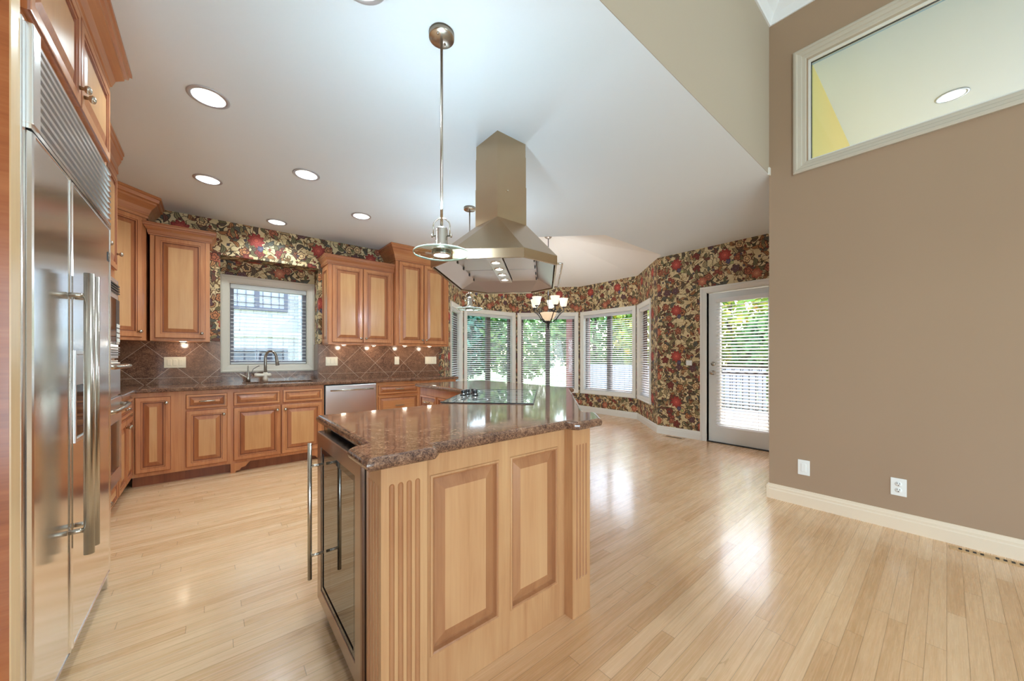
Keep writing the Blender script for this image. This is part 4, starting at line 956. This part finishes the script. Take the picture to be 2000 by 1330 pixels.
# ------------------------------------------------------------------ pendants
def pendant(x, y, label):
    t = thing('pendant_lamp', label, 'pendant lamp', (x, y, HC), 0, 'glass disc pendants over the island')
    MB().lathe([(.001, 0), (.061, 0), (.061, -.024), (.058, -.027), (.001, -.027)], (0, 0, 0), 32).build('ceiling_canopy', 'nickel', t)
    mb = MB()
    for a in (.6, 3.74): mb.lathe([(.005, -.027), (.005, -.033), (.001, -.035)], (.038*math.cos(a), .038*math.sin(a), 0), 10)
    mb.build('canopy_screw', 'chrome', t)
    MB().tube([(0, 0, -.02), (0, 0, -.985)], .0065, 12).build('rod', 'nickel', t)
    mb = MB().lathe([(.001, -.945), (.026, -.948), (.029, -.955), (.029, -1.028), (.034, -1.036), (.050, -1.052), (.054, -1.058), (.054, -1.062)], (0, 0, 0), 28); mb.build('socket', 'nickel', t)
    hx_ = [(-.040, 0, -.98)]+[(-.040*math.cos(PI*k/10), 0, -.935+.035*math.sin(PI*k/10)) for k in range(11)]+[(.040, 0, -.98)]
    R = Matrix.Rotation(math.radians(-39), 4, 'Z')
    MB().tube(hx_, .003, 8).xf(R).build('yoke', 'nickel', t)
    mb = MB()
    for s in (-1, 1): mb.lathe([(.004, 0), (.004, .014*s), (.009, .015*s), (.009, .022*s), (.001, .023*s)], (.028*s, 0, -.985), 12, 'x')
    mb.xf(R).build('thumb_screw', 'nickel', t)
    MB().lathe([(.030, -1.064), (.130, -1.066), (.134, -1.070), (.130, -1.074), (.030, -1.074), (.030, -1.064)], (0, 0, 0), 48, cap=False).build('glass_disc', 'lamp_glass', t)
    MB().lathe([(.1345, -1.0655), (.1365, -1.070), (.1345, -1.0745), (.132, -1.070), (.1345, -1.0655)], (0, 0, 0), 48, cap=False).build('disc_rim', 'disc_edge', t)
    o = MB().lathe([(.030, -1.062), (.044, -1.070), (.047, -1.080), (.038, -1.082)], (0, 0, 0), 28, cap=False).build('lamp_ring', 'nickel', t)
    MB().lathe([(.038, -1.080), (.001, -1.080)], (0, 0, 0), 28, cap=False).build('lens', 'lamp_lens', o)
    light('pendant_ceiling_fill', 'POINT', (x, y, HC-.86), 32, (.64, .85, 1), shadow_soft_size=.025)  # added light above the socket, there to brighten the ceiling
    light('pendant_glow', 'SPOT', (x, y, HC-1.09), 18, (.85, .94, 1), aim=(0, 0, -1), spot_size=2.4, spot_blend=.5, shadow_soft_size=.035)
pendant(.86, 1.573, 'glass disc pendant lamp on a steel rod in front of the range hood'); pendant(2.09, 3.217, 'glass disc pendant lamp mostly hidden behind the range hood')
# ------------------------------------------------------------------ recessed lights
def downlight(x, y, z, label, e=48, group='recessed ceiling lights of the kitchen', dz=.054):
    t = thing('recessed_light', label, 'ceiling light', (x, y, z), 0, group)
    MB().lathe([(.080, -.001), (.104, -.001), (.104, -.004), (.098, -.007), (.082, -.006), (.080, -.001)], (0, 0, 0), 40, cap=False).build('trim_ring', 'trim_ring', t)
    if dz > 0: MB().lathe([(.0815, -.004), (.078, .015), (.060, .055)], (0, 0, 0), 40, cap=False).build('baffle', 'baffle_white', t)
    MB().lathe([(.060 if dz > 0 else .08, dz), (.001, dz)], (0, 0, 0), 32, cap=False).build('lens', 'lamp_lens', t)
    light('recessed_glow', 'SPOT', (x, y, z+(.045 if dz > 0 else -.01)), e, (.76, .93, 1), aim=(0, 0, -1), spot_size=2.5, spot_blend=.5, shadow_soft_size=.05)
for (x, y), l in zip(DL, ('largest recessed light, above the floor beside the refrigerator', 'recessed light in front of the ovens', 'recessed light in the middle of the kitchen ceiling', 'recessed light nearest the two door wall cabinets', 'recessed light just above the sink window wall', 'recessed light at the top edge of the picture')): downlight(x, y, HC, l)
downlight(5.2, -.03, 3.6, 'recessed light seen through the high interior window', 40, None, -.003)
# ------------------------------------------------------------------ chandelier
t = thing('chandelier', 'dark iron chandelier with frosted glass cups hanging in the breakfast bay', 'chandelier', (cx, cyy, 0))
MB().lathe([(.001, 3.385), (.07, 3.38), (.068, 3.35), (.04, 3.325), (.010, 3.315), (.001, 3.312)], (0, 0, 0), 24).build('ceiling_canopy', 'nickel', t)
MB().tube([(0, 0, 3.32), (0, 0, 2.02)], .007, 8).build('rod', 'black_iron', t)
MB().lathe([(.004, 2.04), (.020, 2.02), (.014, 1.98), (.024, 1.96), (.018, 1.90), (.016, 1.86), (.026, 1.84), (.030, 1.82), (.020, 1.80), (.022, 1.77), (.014, 1.73), (.005, 1.70), (.001, 1.695)], (0, 0, 0), 16).build('column', 'black_iron', t)
MB().lathe([(.020, 1.855), (.06, 1.865), (.10, 1.90), (.128, 1.95), (.145, 1.995), (.140, 1.997), (.122, 1.955), (.095, 1.908), (.055, 1.873), (.020, 1.865)], (0, 0, 0), 28, cap=False).build('glass_bowl', 'frosted_bowl', t)
for k in range(5):
    a = math.radians(250+72*k); R = Matrix.Rotation(a, 4, 'Z')
    pts = [(.015, 0, 1.82), (.07, 0, 1.83), (.14, 0, 1.88), (.19, 0, 1.955), (.235, 0, 2.00), (.275, 0, 2.02), (.275, 0, 2.09)]
    o = MB().tube(pts, .0085, 8).xf(R).build('arm', 'black_iron', t)
    sc = [(.20+.05*math.cos(q)*(1-q/9.5), 0, 2.02+.05*math.sin(q)*(1-q/9.5)) for q in [x*.45 for x in range(17)]]
    s2 = [(.12+.035*math.cos(q+3.6)*(1-q/9.5), 0, 1.86+.035*math.sin(q+3.6)*(1-q/9.5)) for q in [x*.45 for x in range(15)]]
    MB().tube(sc, .0055, 6).xf(R).build('scroll', 'black_iron', o); MB().tube(s2, .0050, 6).xf(R).build('scroll', 'black_iron', o)
    p = R @ Vector((.275, 0, 0))
    c = MB().lathe([(.001, 2.085), (.030, 2.09), (.034, 2.10), (.020, 2.115), (.016, 2.14), (.001, 2.142)], (p.x, p.y, 0), 14).build('cup_holder', 'black_iron', t)
    MB().lathe([(.022, 2.105), (.050, 2.12), (.062, 2.16), (.066, 2.20), (.078, 2.245), (.083, 2.255), (.078, 2.255), (.062, 2.20), (.057, 2.16), (.046, 2.125), (.022, 2.112)], (p.x, p.y, 0), 22, cap=False).build('glass_shade', 'frosted_shade', t)
light('chandelier_glow', 'POINT', (cx, cyy, 2.30), 20, (.86, .93, 1), shadow_soft_size=.18)
# ------------------------------------------------------------------ plates, vents
def plate(label, A, ang, w_, h_, kind, mat='switch_cream', group=None):
    nm = 'power_outlet' if kind == 'outlet' else 'light_switch'
    t = thing(nm, label, 'outlet' if kind == 'outlet' else 'switch', A, ang, group)
    MB().box(-w_/2, w_/2, -.006, 0, -h_/2, h_/2).build('cover_plate', mat, t, bevel=.003)
    if kind == 'outlet':
        for z in (-.021, .021):
            o = MB().lathe([(.0175, -.006), (.0170, -.009), (.001, -.009)], (0, 0, z), 20, 'y').build('socket', mat, t)
            MB().box(-.0075, -.0050, -.0098, -.0088, z, z+.010).box(.0050, .0075, -.0098, -.0088, z-.001, z+.011).box(-.003, .003, -.0098, -.0088, z-.011, z-.006).build('slot', 'slot_dark', o)
    else:
        n = kind
        for k in range(n):
            x = (k-(n-1)/2)*.046
            MB().box(x-.0165, x+.0165, -.011, -.006, -.033, .033).build('rocker', mat, t, bevel=.003)
plate('wide cream switch plate on the tiles left of the sink window', (-.31, YB-.013, 1.150), 0, .175, .118, 3)
plate('wide cream switch plate on the tiles right of the sink window', (1.247, YB-.013, 1.15), 0, .150, .118, 3)
plate('narrow cream switch plate between the two wide ones on the right tiles', (2.156, YB-.013, 1.155), 0, .072, .118, 1)
plate('wide cream switch plate at the far end of the right tiles', (2.72, YB-.013, 1.155), 0, .20, .118, 4)
plate('small white switch on the floral wall beside the patio door', (XD-.0005, 2.45, 1.12), -90, .085, .075, 2, 'switch_white')
def onright(u, v):
    a = (u-1000)/705; X = math.sin(math.radians(39.7))+a*math.cos(math.radians(39.7)); Y = math.cos(math.radians(39.7))-a*math.sin(math.radians(39.7)); d = XT/X
    return Y*d, EYE-(v-697)/705*d
y_, z_ = onright(1570, 913); plate('white rocker plate low on the taupe wall', (XT-.0005, y_, z_), -90, .078, .122, 1, 'switch_white')
y_, z_ = onright(1755, 951); plate('white double outlet low on the taupe wall', (XT-.0005, y_, z_), -90, .078, .122, 'outlet', 'switch_white')
def register(label, x, y, L, W, rot, n):
    t = thing('floor_register', label, 'floor vent', (x, y, 0), rot)
    MB().box(-L/2, L/2, -W/2, W/2, .0, .004).build('frame', 'register_wood', t, bevel=.0015)
    mb = MB()
    for k in range(n):
        xx = -L/2+.03+(L-.06)*(k+.5)/n
        if n > 10 and k % 8 == 7: continue
        mb.box(xx-.007 if n > 4 else xx-.06, xx+.007 if n > 4 else xx+.06, -W/4, W/4, .0035, .0046)
    mb.build('slot', 'slot_dark', t)
register('wooden floor vent along the taupe wall baseboard', 3.615, -.32, .62, .06, 90, 20)
register('small floor vent below the floral wall beside the patio door', 5.33, 2.62, .30, .08, 90, 2)
# ------------------------------------------------------------------ outside
struct(MB().box(-12, 40, -24, 45, -.5, -.35).build('ground_lawn', 'lawn'), 'lawn outside the bay windows', 'ground')
struct(MB().box(5.7, 10.5, -4, 9.5, -.35, -.14).build('ground_patio', 'patio'), 'pale patio outside the patio door', 'ground')
def tree(x, y, r, h, leaf, label, n=3400, z0=None, sx=1.0):
    rnd = random.Random(int(x*100+y*7)); t = thing('tree', label, 'tree', (x, y, -.4), 0, 'garden trees outside the bay')
    MB().tube([(0, 0, 0), (.05, .03, h*.35), (-.02, .05, h*.6), (.03, 0, h*.8)], [.14, .11, .08, .04], 8).build('trunk', 'bark', t)
    mb = MB(); zc = h*.58; rz = h*.44
    for _ in range(n):
        a = rnd.uniform(0, 2*PI); q = rnd.uniform(-1, 1); k = rnd.uniform(.35, 1)**.5
        c = Vector((math.cos(a)*math.sqrt(1-q*q)*r*k, math.sin(a)*math.sqrt(1-q*q)*r*k, zc+q*rz*k)); s = rnd.uniform(.09, .2)
        u = Vector((rnd.gauss(0, 1), rnd.gauss(0, 1), rnd.gauss(0, 1))).normalized(); v = u.cross(Vector((rnd.gauss(0, 1), rnd.gauss(0, 1), rnd.gauss(0, 1)))).normalized()
        mb.add([c-u*s, c-v*s*.55, c+u*s, c+v*s*.55], [(0, 1, 2, 3)])
    mb.build('crown', leaf, t)
for a in ((7.2, 13.9, 2.1, 4.6, 'leaf_teal', 'teal green tree behind the left wide bay window'), (8.8, 14.2, 1.9, 4.0, 'leaf_teal', 'second teal green tree, right part of the left wide bay window'), (10.6, 12.2, 2.1, 4.4, 'leaf_green', 'green tree behind the chandelier window'),
          (13.4, 10.2, 2.0, 4.2, 'leaf_green', 'green tree between the chandelier window and the window to its right'), (13.9, 7.2, 2.1, 4.6, 'leaf_gold', 'yellow green tree behind the window right of the chandelier'), (14.2, 4.9, 2.3, 5.2, 'leaf_gold', 'autumn gold tree seen through the patio door'),
          (16.5, 2.4, 2.6, 5.6, 'leaf_gold', 'tall golden tree further off through the patio door'), (12.7, 3.0, 1.3, 2.9, 'leaf_green', 'low green tree beyond the patio railing')): tree(*a)
t = thing('garden_fence', 'white board fence beyond the garden trees', 'fence', (11.1, 6.4, -.4))
mb = MB()
for k in range(34):
    y = -3.4+k*.2; mb.box(-.015, .015, y+.01, y+.19, 0, 1.35)
mb.build('boards', 'fence_white', t)
mb = MB()
for z in (.3, 1.1): mb.box(.015, .05, -3.4, 3.4, z, z+.09)
mb.build('rail', 'fence_white', t)
t = thing('patio_railing', 'wrought iron railing with scrollwork outside the patio door', 'railing', (9.4, 3.2, -.14))
mb = MB()
for z in (.10, .95, 1.10): mb.box(-.015, .015, -2.2, 2.2, z, z+.03)
mb.build('rail', 'wrought_iron', t)
mb = MB()
for k in range(34): y = -2.16+k*.131; mb.tube([(0, y, .11), (0, y, .96)], .009, 6)
mb.build('bars', 'wrought_iron', t)
mb = MB()
for k in range(24):
    y = -2.1+k*.183
    for zc in (1.04, .20): mb.tube([(0, y+.075*math.cos(a), zc+.055*math.sin(a)) for a in [PI*2*q/12 for q in range(13)]], .008, 6)
mb.build('scrollwork', 'wrought_iron', t)
t = thing('porch_pillar', 'red brick pillar outside the chandelier window', 'pillar', (7.35, 6.15, -.36))
MB().box(-.22, .22, -.22, .22, 0, 3.2).build('shaft', 'brick_red', t); MB().box(-.27, .27, -.27, .27, 3.2, 3.3).build('cap', 'fence_white', t); MB().box(-.26, .26, -.26, .26, 0, .12).build('base', 'fence_white', t)
# neighbour house behind the kitchen window
t = thing('neighbor_house', 'white brick house outside the sink window', 'house', (.8, 9.6, -.4))
MB().box(-6, 3.6, 0, 4, 0, 6.2).build('wall', 'white_brick', t)
mb = MB().box(.72, .86, -.10, 0, 0, 5.5); mb.build('corner_pier', 'white_brick', t)
MB().box(-6, .72, -.05, 0, 2.05, 2.40).build('band', 'house_siding', t)
for zz, hh, g in ((2.62, 1.0, True), (.75, 1.05, False)):
    o = MB().rects([(-.62+i, .52-i, zz+i, zz+hh-i, q) for i, q in [(0, 0), (0, -.05), (.07, -.05), (.07, -.01)]], cap=False).build('window', 'house_trim', t)
    MB().box(-.55, .45, -.02, -.005, zz+.07, zz+hh-.07).build('pane', 'house_siding' if g else 'house_glass', o)
    mb = MB().box(-.09, -.01, -.045, -.02, zz+.07, zz+hh-.07)
    if g:
        for k in range(7): mb.box(-.55+k*.15, -.54+k*.15, -.04, -.02, zz+.07, zz+hh-.07)
        for k in range(5): mb.box(-.55, .45, -.04, -.02, zz+.15+k*.17, zz+.16+k*.17)
    mb.build('muntin', 'house_trim', o)
MB().loops([[(-6.4, -.4, 6.1), (-6.4, 4.4, 6.1), (-6.4, 2, 8)], [(4.0, -.4, 6.1), (4.0, 4.4, 6.1), (4.0, 2, 8)]], cap0=True).build('roof', 'house_trim', t)
